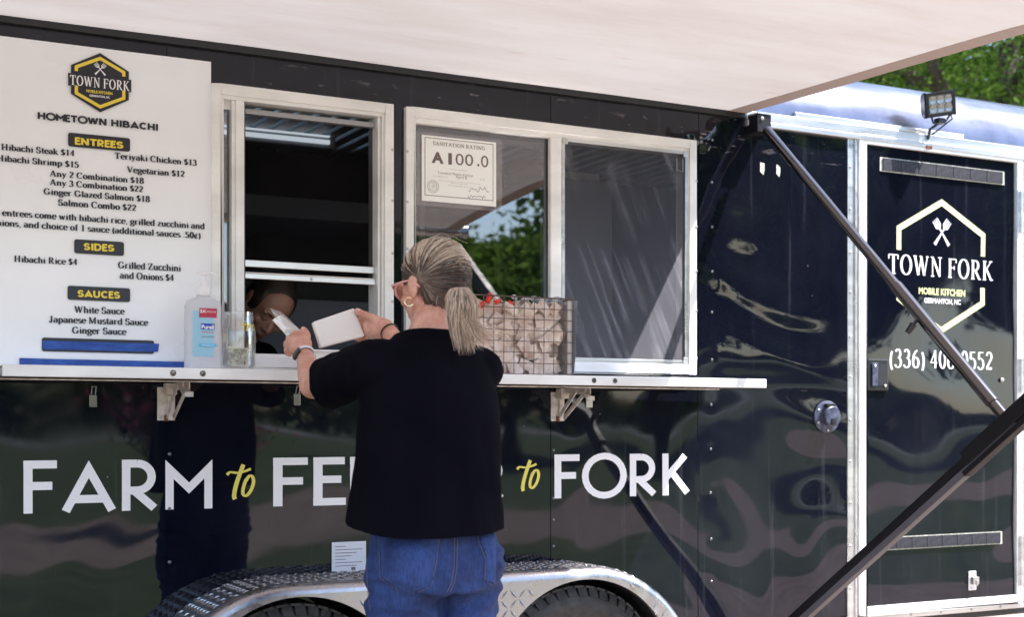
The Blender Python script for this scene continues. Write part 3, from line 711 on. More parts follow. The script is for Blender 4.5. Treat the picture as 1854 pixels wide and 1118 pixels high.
# big slogan
def slogan(text, px0, px1, py, cap):
    x0, x1, z, h = on_wall(px0, px1, py, cap); z = Zz(48, 931) + .0
    h_ = Zz(40.6, 835.7) - Zz(48, 931)
    return stroke_text(text, x0, x1, z, h_, -.0008, 'lettering', 'white', T, 'sans', .155, hf=lambda x, z: hwall(x, z, False))
slogan('FARM', 40, 390, 931, 95)
slogan('FEEDER', 492, 924, 915, 90)
slogan('FORK', 1002, 1258, 900, 77)
def script_to(px0, px1, pyt, pyb):
    """brush lettering 'to' between two photo columns"""
    def q(u, v):
        p = P(px0 + (px1-px0)*u, pyb + (pyt-pyb)*v); return (p.x, p.z)
    b = MB(); r = .0055
    def curve(ctrl, n=14):
        out = []
        for i in range(n+1):
            t = i/n*(len(ctrl)-1); k = min(int(t), len(ctrl)-2); f = t-k
            p0, p1, p2, p3 = (ctrl[max(k-1,0)], ctrl[k], ctrl[k+1], ctrl[min(k+2, len(ctrl)-1)])
            out.append(tuple(.5*((2*p1[j]) + (-p0[j]+p2[j])*f + (2*p0[j]-5*p1[j]+4*p2[j]-p3[j])*f*f + (-p0[j]+3*p1[j]-3*p2[j]+p3[j])*f**3) for j in (0,1)))
        return out
    spath(b, [q(u, v) for u, v in curve([(.62,1), (.48,.72), (.34,.40), (.27,.12), (.30,0)])], r*1.15, -.0008)
    spath(b, [q(u, v) for u, v in curve([(.0,.70), (.12,.78), (.40,.76), (.72,.82), (.9,.88)])], r*.9, -.0014)
    spath(b, [q(u, v) for u, v in curve([(.72,.58), (.62,.35), (.60,.16), (.72,.10), (.90,.26), (1.0,.50), (.95,.66), (.82,.66), (.70,.52)], 24)], r*.95, -.0020)
    return b.build('lettering', M['yellow'], T, fix=False)
script_to(411, 459, 842, 905); script_to(936, 975, 834, 890)

# fork emblem: hexagon outline broken by the words, crossed forks
def fork(b, c, L_, ang, y):
    d = Vector((math.sin(ang), math.cos(ang))); n = Vector((d.y, -d.x))
    def q(u, v): p = c + d*u*L_ + n*v*L_; return (p.x, y, p.y)
    b.add([q(-.5,-.06), q(-.5,.06), q(-.05,.028), q(-.05,-.028)], [(0,1,2,3)])
    b.add([q(-.05,-.028), q(-.05,.028), q(.14,.03), q(.14,-.03)], [(0,1,2,3)])
    b.add([q(.14,-.03), q(.14,.03), q(.24,.13), q(.24,-.13)], [(0,1,2,3)])
    for k in range(4):
        v = -.11 + k*.0733
        b.add([q(.24,v-.022), q(.24,v+.022), q(.5,v+.016), q(.5,v-.016)], [(0,1,2,3)])
def hexring(b, cx_, cz_, w_, h_, t, y, gap0, gap1, up):
    """upper or lower half of a pointy-top hexagon ring whose upright sides stop at gap1 / gap0"""
    s = h_*.5; q = h_*.27; m = (s-q)/(w_/2); k = math.sqrt(1+m*m)*t; sg = 1 if up else -1; gp = gap1 if up else gap0
    zi = s - k - m*(w_/2-t)
    def quad(p): b.add([(cx_+x, y, cz_+z) for x, z in p], [(0,1,2,3)])
    for e in (1, -1):
        xi = w_/2-t
        quad([(0, sg*s), (e*w_/2, sg*q), (e*xi, sg*zi), (0, sg*(s-k))])
        quad([(e*w_/2, sg*q), (e*xi, sg*zi), (e*xi, gp), (e*w_/2, gp)])

# ------------------------------------------------------------------ entry door
D = empty('entry_door', ((DR[0]+DR[1])/2, 0, DR[2]), parent=T)
b = MB(); fw = X(1549)-DR[0]
b.box((DR[0], -.008, DR[2]), (DR[0]+fw, .004, DR[3])); b.box((DR[0]+fw, -.008, DR[3]-.055), (DR[1], .004, DR[3])); b.build('door_flange', M['alu2'], D, bevel=.003)
b = MB(); b.box((DR[0]+fw-.012, -.014, DR[2]), (DR[0]+fw-.002, -.006, DR[3]-.045)); b.box((DR[0]+fw-.012, -.014, DR[3]-.055), (DR[1], -.006, DR[3]-.045)); b.build('door_flange_lip', M['alu2'], D, bevel=.002)
dx0, dx1 = X(1551), X(1848); pz0, pz1 = Zz(1564.3, 1099.3), Zz(1563.7, 261.8); px0, px1 = X(1564), X(1833)
b = MB(); b.box((DR[0]+fw, .0, DR[2]), (dx0, .006, DR[3]-.056)); b.build('door_gasket', M['seal'], D)
b = MB(); r_ = (dx0, dx1, pz0-.036, pz1+.040)
frame(b, r_, px0-dx0, -.018, .01, .040, .036); b.build('door_frame', M['alu'], D, bevel=.004)
b = MB(); b.box((dx0-.01, -.006, pz0-.062), (dx1+.02, .01, pz0-.040)); b.build('door_sill', M['alu2'], D, bevel=.003)
dp = panel('door_panel', px0-.004, px1+.004, pz0-.004, pz1+.004, [], hdoor, -.006, 'paint', D)
screws(D, [(DR[0]+.012, -.0085, Zz(1540, y)) for y in (303, 380, 458, 530, 610, 683, 761, 836, 911, 989, 1065)] +
          [(X(px), -.0085, Zz(px, py)) for px, py in ((1589, 239.5), (1648, 248), (1703.6, 255.6), (1758, 263.4), (1811, 271))] +
          [(X(px), -.0065, pz0-.050) for px in (1648, 1702, 1757, 1810)], .0055, .004, 'steel', 'rivet')
# hinges
hb = None
for (ya, yb) in ((347, 422), (650, 712), (970, 1060)):
    z0, z1 = Zz(1843, yb), Zz(1843, ya); xh = X(1842)
    b = MB(); n = 5
    for i in range(n):
        b.tube([(xh, -.022, z0+(z1-z0)*(i+.04)/n), (xh, -.022, z0+(z1-z0)*(i+.96)/n)], .0065, 10)
    b.box((xh-.016, -.0205, z0), (xh+.02, -.0185, z1)); b.build('hinge', M['alu2'], D, smooth=True)
# fuzzy strips
def fuzzy(pxa, pya, pxb, hpx, n):
    x0, x1 = X(pxa), X(pxb); z1 = Zz(pxa, pya); h_ = Zz(pxa, pya) - Zz(pxa, pya+hpx)
    s = MB(); s.box((x0, -.0108, z1-h_), (x1, -.0085, z1)); o = s.build('adhesive_strip', M['glue'], D)
    for i in range(n):
        a, c = x0+.012+(x1-x0-.024)*i/n, x0+.012+(x1-x0-.024)*(i+1)/n
        q = MB(); e = .004
        M_ = Matrix.Translation(((a+c)/2, -.013, z1-h_/2)) @ Matrix.Rotation(random.uniform(-.006,.006), 4, 'Y')
        q.box((-(c-a)/2+.0008, -.0022, -h_/2+.004), ((c-a)/2-.0008, .0018, h_/2-.003), M_); q.build('fuzzy_tab', M['velcro'], o, bevel=.0015)
fuzzy(1590, 285, 1815, 25.5, 7); fuzzy(1586, 974, 1811, 24, 8)
# emblem, words and telephone number
DY = -.0068
hx, hz = X(1703), Zz(1703, 483); hw_ = X(1783)-X(1622); hh = Zz(1703, 361)-Zz(1703, 605)
def drape(b, hf):
    b.v = [(x, y - hf(x, z), z) for x, y, z in b.v]; return b
for up in (1, 0):
    b = MB(); hexring(b, hx, hz, hw_, hh, .026, DY, Zz(1703, 517)-hz, Zz(1703, 459)-hz, up); drape(b, hdoor).build('emblem_outline', M['lime'], D, fix=False)
b = MB(); fork(b, Vector((X(1703), Zz(1703, 422))), .135, R(38), DY); fork(b, Vector((X(1703), Zz(1703, 422))), .135, R(-38), DY-.0004); drape(b, hdoor).build('crossed_forks', M['white'], D, fix=False)
x0, x1, z, h_ = on_wall(1605, 1799, 495, 37); two_words(x0, x1, z, h_*.94, DY, D, thick=.15, thin=.05, hf=hdoor)
x0, x1, z, h_ = on_wall(1661, 1745, 533, 13); sans_text('MOBILE KITCHEN', x0, x1, z, h_, DY-.001-hdoor(x0, z), 'lettering', 'lime', D, .03)
x0, x1, z, h_ = on_wall(1671, 1737, 549, 10); sans_text('GERMANTON, NC', x0, x1, z, h_, DY-.001-hdoor(x0, z), 'lettering', 'white', D, .03)
x0, x1, z, h_ = on_wall(1606, 1797, 665, 33); stroke_text('(336) 406-0552', x0, x1, z, h_, DY, 'lettering', 'white', D, thick=.13, thin=.045, hf=hdoor)
# flush latch
L0, L1 = P(1565, 708), P(1603, 651)
b = MB(); b.box((L0.x, -.020, L0.z), (L1.x, -.004, L1.z)); lat = b.build('flush_latch', M['black'], D, bevel=.006)
b = MB(); b.box((L0.x+.020, -.028, L0.z+.018), (L0.x+.052, -.0205, L1.z-.018)); b.build('latch_paddle', M['inlet'], lat, bevel=.003)
b = MB(); b.box((L0.x+.058, -.0225, L0.z+.022), (L1.x-.010, -.0203, L1.z-.02)); b.build('latch_slot', M['seal'], lat)
screws(lat, [(L0.x+.034, -.0285, L1.z-.032), (L1.x-.02, -.0228, L0.z+.02)], .0065, .003)
screws(D, [(X(1811), -.0095, Zz(1811, 689))], .010, .008, 'steel', 'bolt')
# hook catch near the foot of the door
c = P(1757, 1052)
b = MB(); b.box((c.x-.022, -.014, c.z-.042), (c.x+.022, -.007, c.z+.042)); hk = b.build('hook_catch', M['alu'], D, bevel=.004)
b = MB(); b.box((c.x-.016, -.034, c.z-.014), (c.x+.018, -.0142, c.z+.018)); b.tube([(c.x, -.036, c.z-.02), (c.x+.004, -.038, c.z+.004)], .005, 8); b.build('hook_block', M['steel'], hk, bevel=.003)
screws(hk, [(c.x-.010, -.0145, c.z-.032), (c.x+.010, -.0145, c.z-.032), (c.x-.010, -.0145, c.z+.030), (c.x+.010, -.0145, c.z+.030)], .005, .002)

# power inlet
c = P(1495, 755.5); rr = .066
b = MB().lathe([(0, .010), (rr*.86, .010), (rr, .006), (rr, 0)], (c.x, -.004, c.z), 'Y', 40); inl = b.build('power_inlet', M['inlet'], T, smooth=True)
b = MB().lathe([(0, .030), (rr*.56, .030), (rr*.62, .026), (rr*.62, .0)], (c.x+.003, -.0142, c.z+.002), 'Y', 36); cp = b.build('inlet_cap', M['inlet'], inl, smooth=True)
b = MB(); b.box((c.x-.022, -.036, c.z+.040), (c.x+.022, -.0145, c.z+.054)); MB().box((c.x-.008, -.050, c.z-.034), (c.x+.012, -.0442, c.z-.008)).build('cap_notch', M['black'], inl); b.build('cap_hinge', M['black'], inl, bevel=.002)
screws(inl, [(c.x+rr*.84*math.cos(a), -.0145, c.z+rr*.84*math.sin(a)) for a in (R(30), R(150), R(205), R(270), R(335))], .0055, .003)

# small clips under the counter
for (px, py) in ((168, 727), (537, 724)):
    c = P(px, py); b = MB(); b.box((c.x-.012, -.006, c.z-.020), (c.x+.012, -.002, c.z+.020)); cl = b.build('clip_plate', M['tube'], T, bevel=.002)
    b = MB(); b.tube([(c.x-.006, -.008, c.z+.02), (c.x-.006, -.022, c.z+.045), (c.x+.006, -.022, c.z+.045), (c.x+.006, -.008, c.z+.02)], .002, 6); b.build('clip_loop', M['lightgrey'], cl)
# worn information sticker
c0, c1 = P(600, 983), P(662, 1036)
b = MB(); b.add([(c0.x, -.0035, c1.z), (c1.x, -.0035, c1.z), (c1.x, -.0035, c0.z), (c0.x, -.0035, c0.z)], [(0,1,2,3)]); stk = b.build('data_sticker', mat('sticker_paper', (.6,.6,.66), .3), T)
b = MB()
for i in range(7):
    zz = c0.z - .014 - i*.011; b.add([(c0.x+.012, -.004, zz), (c0.x+.05+.02*((i*3) % 4), -.004, zz), (c0.x+.05+.02*((i*3) % 4), -.004, zz-.0022), (c0.x+.012, -.004, zz-.0022)], [(0,1,2,3)])
b.add([(c0.x+.07, -.004, c1.z+.008), (c0.x+.085, -.004, c1.z+.008), (c0.x+.085, -.004, c1.z+.018), (c0.x+.07, -.004, c1.z+.018)], [(0,1,2,3)])
b.build('sticker_print', M['inkp'], stk, fix=False)

# ------------------------------------------------------------------ fold-down counter
CO = .34
cz1, cz0 = Zz(696, 673.2, CO), Zz(696, 692.5, CO)
cx0, cx1 = X(4, CO), X(1387.5, CO)
CT = empty('serving_counter', ((cx0+cx1)/2, -CO/2, cz1), parent=T)
b = MB(); b.box((cx0, -CO+.004, cz1-.006), (cx1, -.024, cz1)); b.build('counter_top', M['ctop'], CT, bevel=.002)
b = MB(); b.box((cx0, -CO-.002, cz0), (cx1, -CO+.003, cz1-.001)); b.build('counter_edge', M['alu'], CT, bevel=.003)
b = MB(); b.box((cx0, -CO+.004, cz0), (cx1, -CO+.030, cz0+.004)); b.box((cx0, -.05, cz0), (cx1, -.024, cz0+.004)); b.box((cx1-.004, -CO+.004, cz0+.005), (cx1, -.024, cz1-.008)); b.box((cx0, -CO+.004, cz0+.005), (cx0+.004, -.024, cz1-.008)); b.build('counter_lip', M['brk'], CT)
screws(CT, [(X(px, CO), -CO-.0022, (cz0+cz1)/2) for px in (313, 367, 1075, 1113)], .0095, .003, 'tube')
def bracket(px, close=False):
    x = X(px); z1 = cz0-.004; z0 = z1 - .118
    e = MB(); e.box((x, -.008, z0), (x+.056, -.003, z1-.012)); pl = e.build('counter_bracket', M['brk'], CT, bevel=.002)
    e = MB(); e.box((x+.018, -.05, z1-.036), (x+.052, -.009, z1)); e.box((x+.030, -.018, z0+.002), (x+.048, -.009, z1-.04)); e.build('bracket_knuckle', M['brk'], pl, bevel=.002)
    e = MB(); ye = -.20
    e.box((x+.030, ye, z1-.016), (x+.034, -.052, z1-.001)); e.box((x+.050, ye, z1-.022), (x+.054, -.052, z1-.001)); e.build('bracket_arm', M['brk'], pl, bevel=.001)
    e = MB(); e.beam((x+.028, -.012, z0+.010), (x+.030, -.135, z1-.010), .004, .016, Vector((1,0,0))); e.beam((x+.052, -.012, z0+.012), (x+.056, -.16, z1-.014), .004, .016, Vector((1,0,0))); e.build('bracket_brace', M['brk'], pl)
    e = MB(); e.cbox((x+.042, -.20, z1-.032), (.03, .03, .006), Matrix.Rotation(.5, 3, 'X')); e.box((x+.034, -.215, z1-.046), (x+.060, -.207, z1-.030)); e.build('bracket_lever', M['brk'], pl, bevel=.001)
    e = MB(); e.cbox((x+.026, -.013, z0+.008), (.010, .012, .02)); e.build('rust_stain', M['rust'], pl)
    screws(pl, [(x+.009, -.0085, z0+.012), (x+.009, -.0085, z1-.026)], .005, .003)
bracket(284); bracket(996)
c = P(1066, 728); b = MB(); b.box((c.x-.014, -.006, c.z-.022), (c.x+.014, -.002, c.z+.022)); b.build('clip_plate', M['steel'], T, bevel=.002)

# ------------------------------------------------------------------ fender and wheels
wx1, wx2, wz, wr = X(528, .2), X(1040, .2), .342, .342
FD = .28
FE = empty('fender', ((wx1+wx2)/2, -.14, .3), parent=T)
ftop = Zz(985, 1003) - .028
Ra = .47                                                  # end radius of the teardrop outline
def outline(n=16):
    pts = []; zc = ftop-Ra
    for i in range(n+1):
        a = R(180 - 90*i/n); pts.append((wx1 - .02 + Ra*math.cos(a), zc + Ra*math.sin(a)))
    for i in range(1, 8): pts.append((wx1-.02 + (wx2-wx1+.04)*i/8, ftop))
    for i in range(n+1):
        a = R(90 - 90*i/n); pts.append((wx2 + .02 + Ra*math.cos(a), zc + Ra*math.sin(a)))
    return pts
ol = outline()
# rolled top: arc cross-section from the wall out and over to the skirt
FR = .034
cs = [(-.003, 0), (-(FD-FR), 0)] + [(-(FD-FR) - FR*math.sin(R(a)), -FR*(1-math.cos(R(a)))) for a in (18, 36, 54, 72, 90)]
zc = ftop-Ra
def inward(p, s):
    """move an outline point inwards by s"""
    x, z = p
    if x < wx1-.02: c = (wx1-.02, zc)
    elif x > wx2+.02: c = (wx2+.02, zc)
    else: return (x, z-s)
    d = Vector((x-c[0], z-c[1])); d = d*(1-s/d.length); return (c[0]+d.x, c[1]+d.y)
b = MB(); vs = []
for p in ol:
    for (yy, dz) in cs:
        q = inward(p, -dz); vs.append((q[0], yy, q[1]))
n_ = len(cs); b.add(vs, [(i*n_+j, (i+1)*n_+j, (i+1)*n_+j+1, i*n_+j+1) for i in range(len(ol)-1) for j in range(n_-1)])
# skirt with two wheel arches
Rw = .370
def arch_z(x):
    z = .30
    for wx in (wx1, wx2):
        if abs(x-wx) < Rw: z = max(z, wz + math.sqrt(Rw**2-(x-wx)**2))
    return z
top = []
for i in range(161):
    x = wx1-.02-Ra+FR + (wx2-wx1+.04+2*Ra-2*FR)*i/160
    if x < wx1-.02: zt = zc + math.sqrt(max(0, (Ra-FR)**2-(x-wx1+.02)**2))
    elif x > wx2+.02: zt = zc + math.sqrt(max(0, (Ra-FR)**2-(x-wx2-.02)**2))
    else: zt = ftop-FR
    top.append((x, zt, min(zt-.001, max(arch_z(x), .24))))
vs = [(x, -FD, zt) for x, zt, zb in top] + [(x, -FD, zb) for x, zt, zb in top] + [(x, -FD+.02, zb) for x, zt, zb in top]
n_ = len(top); b.add(vs, [(i, i+1, n_+i+1, n_+i) for i in range(n_-1)] + [(n_+i, n_+i+1, 2*n_+i+1, 2*n_+i) for i in range(n_-1)])
b.build('fender_shell', M['plate'], FE, smooth=True)
b = MB()                                                  # raised diamond pattern, alternating bars
def bar(c, u, v, nrm, ang, L_=.019, W_=.0050, H_=.0040):
    d = u*math.cos(ang) + v*math.sin(ang); e = nrm.cross(d)
    p = [c - d*L_, c + e*W_, c + d*L_, c - e*W_]; t = c + nrm*H_
    b.add(p+[t - d*L_*.45, t + d*L_*.45], [(0,1,4),(1,5,4),(1,2,5),(2,3,5),(3,4,5),(3,0,4)])
x = wx1-Ra; k = 0
while x < wx2+Ra:
    for j in range(9):
        z = ftop-.075 - j*.034
        i = min(range(len(top)), key=lambda q: abs(top[q][0]-x)); _, zt, zb = top[i]
        if zb+.012 < z < zt-.006: bar(Vector((x, -FD-.0003, z)), Vector((1,0,0)), Vector((0,0,1)), Vector((0,-1,0)), R(50) if (j+k) % 2 else R(-50))
    x += .034; k += 1
acc = 0; last = Vector((ol[0][0], 0, ol[0][1])); k = 0
for i in range(1, len(ol)):
    cur = Vector((ol[i][0], 0, ol[i][1])); seg = (cur-last).length; tt = (cur-last).normalized(); pos = .017 - acc
    while pos < seg:
        c = last + tt*pos; nrm = Vector((0,1,0)).cross(tt).normalized()
        if nrm.z < 0: nrm = -nrm
        for j in range(7): bar(Vector((c.x, -.02-j*.034, c.z)) + nrm*.0006, tt, Vector((0,-1,0)), nrm, R(50) if (j+k) % 2 else R(-50))
        pos += .034; k += 1
    acc = (acc + seg) % .034; last = cur
dots = b.build('diamond_tread', M['plate'], FE, fix=False); dots['kind'] = 'stuff'
b = MB()                                                  # dark wheel well
vs = []; n_ = 24
for i in range(n_+1):
    a = math.pi*i/n_
    vs += [(0, 0, 0)]
for wx in (wx1, wx2):
    for i in range(n_+1):
        a = math.pi*i/n_
    b.add([(wx+(Rw+.02)*math.cos(math.pi*i/n_), yy, wz+(Rw-.0)*math.sin(math.pi*i/n_)) for i in range(n_+1) for yy in (-FD+.03, .3)], [(2*i, 2*i+1, 2*i+3, 2*i+2) for i in range(n_)])
b.build('wheel_well', M['seal'], FE)
def wheel(wx):
    W = empty('wheel', (wx, -.14, wz), parent=T); c = (wx, -.03, wz); w_ = .19
    pr = [(.20, .0), (.215, -.004), (.26, .0), (.305, .006), (wr-.018, .018), (wr-.008, .03), (wr-.006, w_/2), (wr-.008, w_-.03), (wr-.02, w_-.012), (.305, w_+.004), (.29, w_+.006), (.285, w_+.009), (.262, w_+.008), (.255, w_+.004), (.22, w_-.004), (.203, w_-.012), (.20, .0)]
    b = MB().lathe(pr, c, 'Y', 72); b.build('tyre', M['rubber'], W, smooth=True)
    b = MB(); N = 46
    for i in range(N):
        a = 2*math.pi*i/N; Mx = Matrix.Translation(c) @ Matrix.Rotation(-a, 4, 'Y')
        for (y0, y1, da) in ((-.052, -.010, 0), (-.098, -.058, .3), (-.142, -.104, 0), (-w_+.004, -.148, .3)):
            M2 = Mx @ Matrix.Rotation(-da*2*math.pi/N, 4, 'Y'); t = .017
            b.box((wr-.008, y0, -t), (wr, y1, t), M2)
        b.cbox((0,0,0), (0,0,0)) if False else None
        b.add([Mx @ Vector(p) for p in ((wr-.001,-w_+.012,-.018),(wr-.001,-w_+.012,.016),(wr-.036,-w_-.0085,.016),(wr-.036,-w_-.0085,-.018),
               (wr-.012,-w_+.010,-.018),(wr-.012,-w_+.010,.016),(wr-.040,-w_-.001,.016),(wr-.040,-w_-.001,-.018))],
              [(0,1,2,3),(7,6,5,4),(0,4,5,1),(1,5,6,2),(2,6,7,3),(3,7,4,0)])
    tr = b.build('tread_blocks', M['rubber'], W); tr['kind'] = 'stuff'
    b = MB().lathe([(.0, .10), (.07, .10), (.08, .13), (.14, .13), (.16, .10), (.185, .11), (.195, w_-.02), (.208, w_-.004), (.212, w_-.010), (.203, .02)], c, 'Y', 48); b.build('rim', M['rim'], W, smooth=True)
    screws(W, [(wx+.105*math.cos(a), -.165, wz+.105*math.sin(a)) for a in [R(72*i+20) for i in range(5)]], .012, .02, 'steel', 'wheel_nut')
wheel(wx1); wheel(wx2)

# ------------------------------------------------------------------ awning with arms
AW = empty('awning', (1.0, -1.3, ZTOP), parent=T)
ax0, ax1 = -1.6, 3.362
def aw_z(d, x): 
    return ZTOP + .012 - .022*d - .035*max(0, d-1.2)**2*1.2 - .008*math.sin(min(1, d/2.6)*math.pi)*(1-abs((x-.9)/2.6)**2) + .0035*noise.noise(Vector((x*1.1, d*1.6, 4)))
b = MB(); nx, ny = 90, 44; vs = []
for i in range(nx+1):
    for j in range(ny+1):
        x = ax0 + (ax1-.075-ax0)*i/nx; d = .012 + 2.55*j/ny; vs.append((x, -d, aw_z(d, x)))
b.add(vs, [(i*(ny+1)+j, (i+1)*(ny+1)+j, (i+1)*(ny+1)+j+1, i*(ny+1)+j+1) for i in range(nx) for j in range(ny)])
b.build('canopy', M['awning'], AW, smooth='all')
b = MB(); vs = []
for j in range(61):
    d = .012 + 2.55*j/60; z = aw_z(d, ax1); wob = .003*noise.noise(Vector((d*7, 1, 1)))
    for dx, dz in ((-.080, -.0015), (0.0 + wob, -.003), (wob, .003), (-.080, .002)): vs.append((ax1+dx, -d, z+dz))
b.add(vs, [(j*4+k, j*4+(k+1) % 4, j*4+4+(k+1) % 4, j*4+4+k) for j in range(60) for k in range(4)] + [(0,1,2,3), (240,241,242,243)])
b.build('canopy_hem', M['hem'], AW, smooth=True)
zf = aw_z(2.562, 1)
b = MB(); b.tube([(ax0-.05, -2.60, zf-.01), (ax1+.06, -2.60, zf-.01)], .038, 20); b.build('roller_tube', M['alu2'], AW, smooth=True)
xb = 3.41
def arms(xb):
    B0 = Vector((xb, -.06, Zz(1380, 226, .05)))
    e = MB(); e.box((xb-.034, -.075, B0.z-.035), (xb+.034, -.002, B0.z+.035)); br = e.build('arm_bracket', M['darkarm'], AW, bevel=.003)
    e = MB(); e.box((xb-.036, -.080, B0.z+.036), (xb+.036, -.002, B0.z+.042)); e.build('bracket_cap', M['alu2'], br)
    screws(br, [(xb-.012, -.0755, B0.z+.018), (xb+.012, -.0755, B0.z-.022)], .008, .006)
    J = P(1826, 757, 1.28); J.x = xb
    e = MB(); e.tube([B0 + Vector((.0,-.03,-.03)), J], .0185, 20); ra = e.build('rafter_arm', M['tube'], AW, smooth=True)
    dd = (J-B0).normalized()
    e = MB(); e.tube([B0 + dd*1.02, B0 + dd*1.62], .022, 20); e.build('rafter_sleeve', M['tube'], ra, smooth=True)
    k = B0 + dd*1.18 + Vector((-.03, 0, -.03))
    e = MB(); e.tube([k, k + Vector((-.015, .015, -.03))], [.013, .010], 10); e.tube([B0+dd*1.18, k], .006, 8); e.build('locking_knob', M['black'], ra, smooth=True)
    A0 = Vector((xb, -.03, .335)); sl_ = (Vector((xb, -1.356, 1.30)) - Vector((xb, -.262, .519))).normalized()
    A0 = Vector((xb, -.262, .519)) - sl_*.30
    e = MB(); e.beam(A0, A0+sl_*2.0, .026, .030); e.build('support_arm', M['darkarm'], AW, bevel=.003)
    lo = sl_.cross(Vector((1,0,0))).normalized(); lo = lo if lo.z < 0 else -lo
    e = MB(); e.beam(A0+lo*.030, A0+sl_*1.6+lo*.030, .030, .026); e.build('support_channel', M['greyarm'], AW, bevel=.003)
    e = MB(); e.beam(A0-lo*.005+sl_*1.36, A0-lo*.005+sl_*3.3, .040, .052); e.beam(A0+lo*.035+sl_*1.33, A0+lo*.035+sl_*3.28, .036, .020); e.build('support_sleeve', M['darkarm'], AW, bevel=.003)
    e = MB(); e.box((xb-.04, -.075, A0.z-.05), (xb+.04, -.004, A0.z+.05)); e.build('arm_bracket', M['darkarm'], AW, bevel=.003)
arms(xb); arms(-1.62)

# ------------------------------------------------------------------ work lamp over the door
lc = P(1700, 188, .09)
LA = empty('work_lamp', lc, parent=T)
Ry = Matrix.Rotation(R(-28), 3, 'Z') @ Matrix.Rotation(R(-8), 3, 'Y') @ Matrix.Rotation(R(12), 3, 'X')
def lm(v): return lc + Ry @ Vector(v)
MM = Matrix.Translation(lc) @ Ry.to_4x4()
b = MB()
hp = [(-.006,-.048),(-.028,-.046),(-.048,-.036),(-.060,-.018),(-.062,.0),(-.060,.018),(-.048,.036),(-.028,.046),(-.006,.048)]
for i in range(8):
    x0_ = -.052 + i*.0135
    b.add([MM @ Vector((x0_+dx, -yy - .02, zz)) for dx in (0, .0065) for yy, zz in hp], [tuple(range(9)), tuple(range(17, 8, -1))] + [(k, k+9, (k+1) % 9+9, (k+1) % 9) for k in range(9)])
b.box((-.056, -.016, -.046), (.056, .034, .046), MM); lamp = b.build('lamp_housing', M['alu2'], LA)
b = MB()
for sgn in (-1, 1):
    b.add([MM @ Vector((sgn*.062+dx, -yy*1.05 - .022, zz*1.12)) for dx in (-.004, .004) for yy, zz in hp], [tuple(range(9)), tuple(range(17, 8, -1))] + [(k, k+9, (k+1) % 9+9, (k+1) % 9) for k in range(9)])
b.box((-.060, -.026, .036), (.060, -.0165, .050), MM); b.box((-.060, -.026, -.052), (.060, -.0165, -.038), MM)
b.box((-.062, -.026, -.0375), (-.050, -.0165, .0355), MM); b.box((.050, -.026, -.0375), (.062, -.0165, .0355), MM)
b.build('lamp_bezel', M['black'], LA, bevel=.001)
b = MB()
for i in range(3):
    for j in range(2):
        c = Vector((-.033+i*.033, -.0195, -.018+j*.036)); N = 10
        b.add([MM @ (c+Vector((.0165*math.cos(2*math.pi*k/N), -.002, .0175*math.sin(2*math.pi*k/N)))) for k in range(N)] + [MM @ (c+Vector((0, .003, 0)))], [(k, (k+1) % N, N) for k in range(N)])
b.box((-.050, -.0172, -.038), (.050, -.0166, .036), MM)
b.build('lamp_lens', M['lens'], LA, fix=False)
foot = Vector((lc.x+.01, -.018, ZTOP))
b = MB(); b.tube([lm((-.035, .0, -.05)), lm((-.03, .0, -.075)), lm((.02, .0, -.078)), lm((.045, .0, -.05))], .005, 8)
b.tube([lm((0,0,-.076)), foot + Vector((0,-.01,.04)), foot], .006, 8); b.cbox(lm((-.002,0,-.072)), (.035,.03,.022)); b.build('lamp_bracket', M['black'], LA)
b = MB(); b.tube([lm((.05,.02,-.03)), lm((.062,.03,-.07)), foot+Vector((.05,.0,.04)), foot+Vector((.01,.01,.012))], .0035, 8); b.build('lamp_cable', M['black'], LA, smooth=True)
b = MB(); b.cbox(foot + Vector((0,-.006,-.035)), (.03,.006,.012)); b.build('rust_stain', M['rust'], LA)

# ------------------------------------------------------------------ menu banner
BY = -.0075
bx1 = X(380.5); bx0 = X(-110); bz1 = Zz(380, 113); bz0 = cz1+.001
def hb_(x, z): return .0035*max(0, noise.noise(Vector((x*2.1+5, z*1.2, 3))))
BN = empty('menu_banner', ((bx0+bx1)/2, BY, bz0), 'large white vinyl menu banner with black text hanging left of the serving window', 'menu sign')
b = MB(); nx, nz_ = 40, 50; vs = [(bx0+(bx1-bx0)*i/nx, BY-.0002*((i*7) % 3)*0 - hb_(bx0+(bx1-bx0)*i/nx, bz0+(bz1-bz0)*j/nz_), bz0+(bz1-bz0)*j/nz_) for i in range(nx+1) for j in range(nz_+1)]
b.add(vs, [(i*(nz_+1)+j, (i+1)*(nz_+1)+j, (i+1)*(nz_+1)+j+1, i*(nz_+1)+j+1) for i in range(nx) for j in range(nz_)]); b.build('vinyl_sheet', M['banner'], BN, smooth='all')
BT = BY - .0045
def badge(pxa, pya, pxb, pyb, name='badge', m='ink', y=BT, parent=BN, jag=0):
    x0, x1, z1, z0 = X(pxa), X(pxb), Zz(pxa, pya), Zz(pxa, pyb); r = .007; pts = []
    for cx_, cz_, a0 in ((x1-r, z1-r, 0), (x0+r, z1-r, 90), (x0+r, z0+r, 180), (x1-r, z0+r, 270)):
        for k in range(5): a = R(a0+22.5*k); pts.append((cx_+r*math.cos(a), cz_+r*math.sin(a)))
    q = MB().add([(x, y, z) for x, z in pts], [tuple(range(len(pts)))]); return q.build(name, M[m], parent, fix=False)
for (a, t, c, d_, s, t0, t1, bl) in ((122,241,234,266,'ENTREES',134.5,223,262.3), (133,434,223,459.5,'SIDES',150,206.5,453.4), (121,518,234,543.5,'SAUCES',139,217,538.4)):
    badge(a, t, c, d_); x0, x1, z, h_ = on_wall(t0, t1, bl, 12.2); stroke_text(s, x0, x1, z, h_, BT-.0006, 'heading', 'inky', BN, 'sans', .25)
badge(74.5, 612, 277.5, 637)
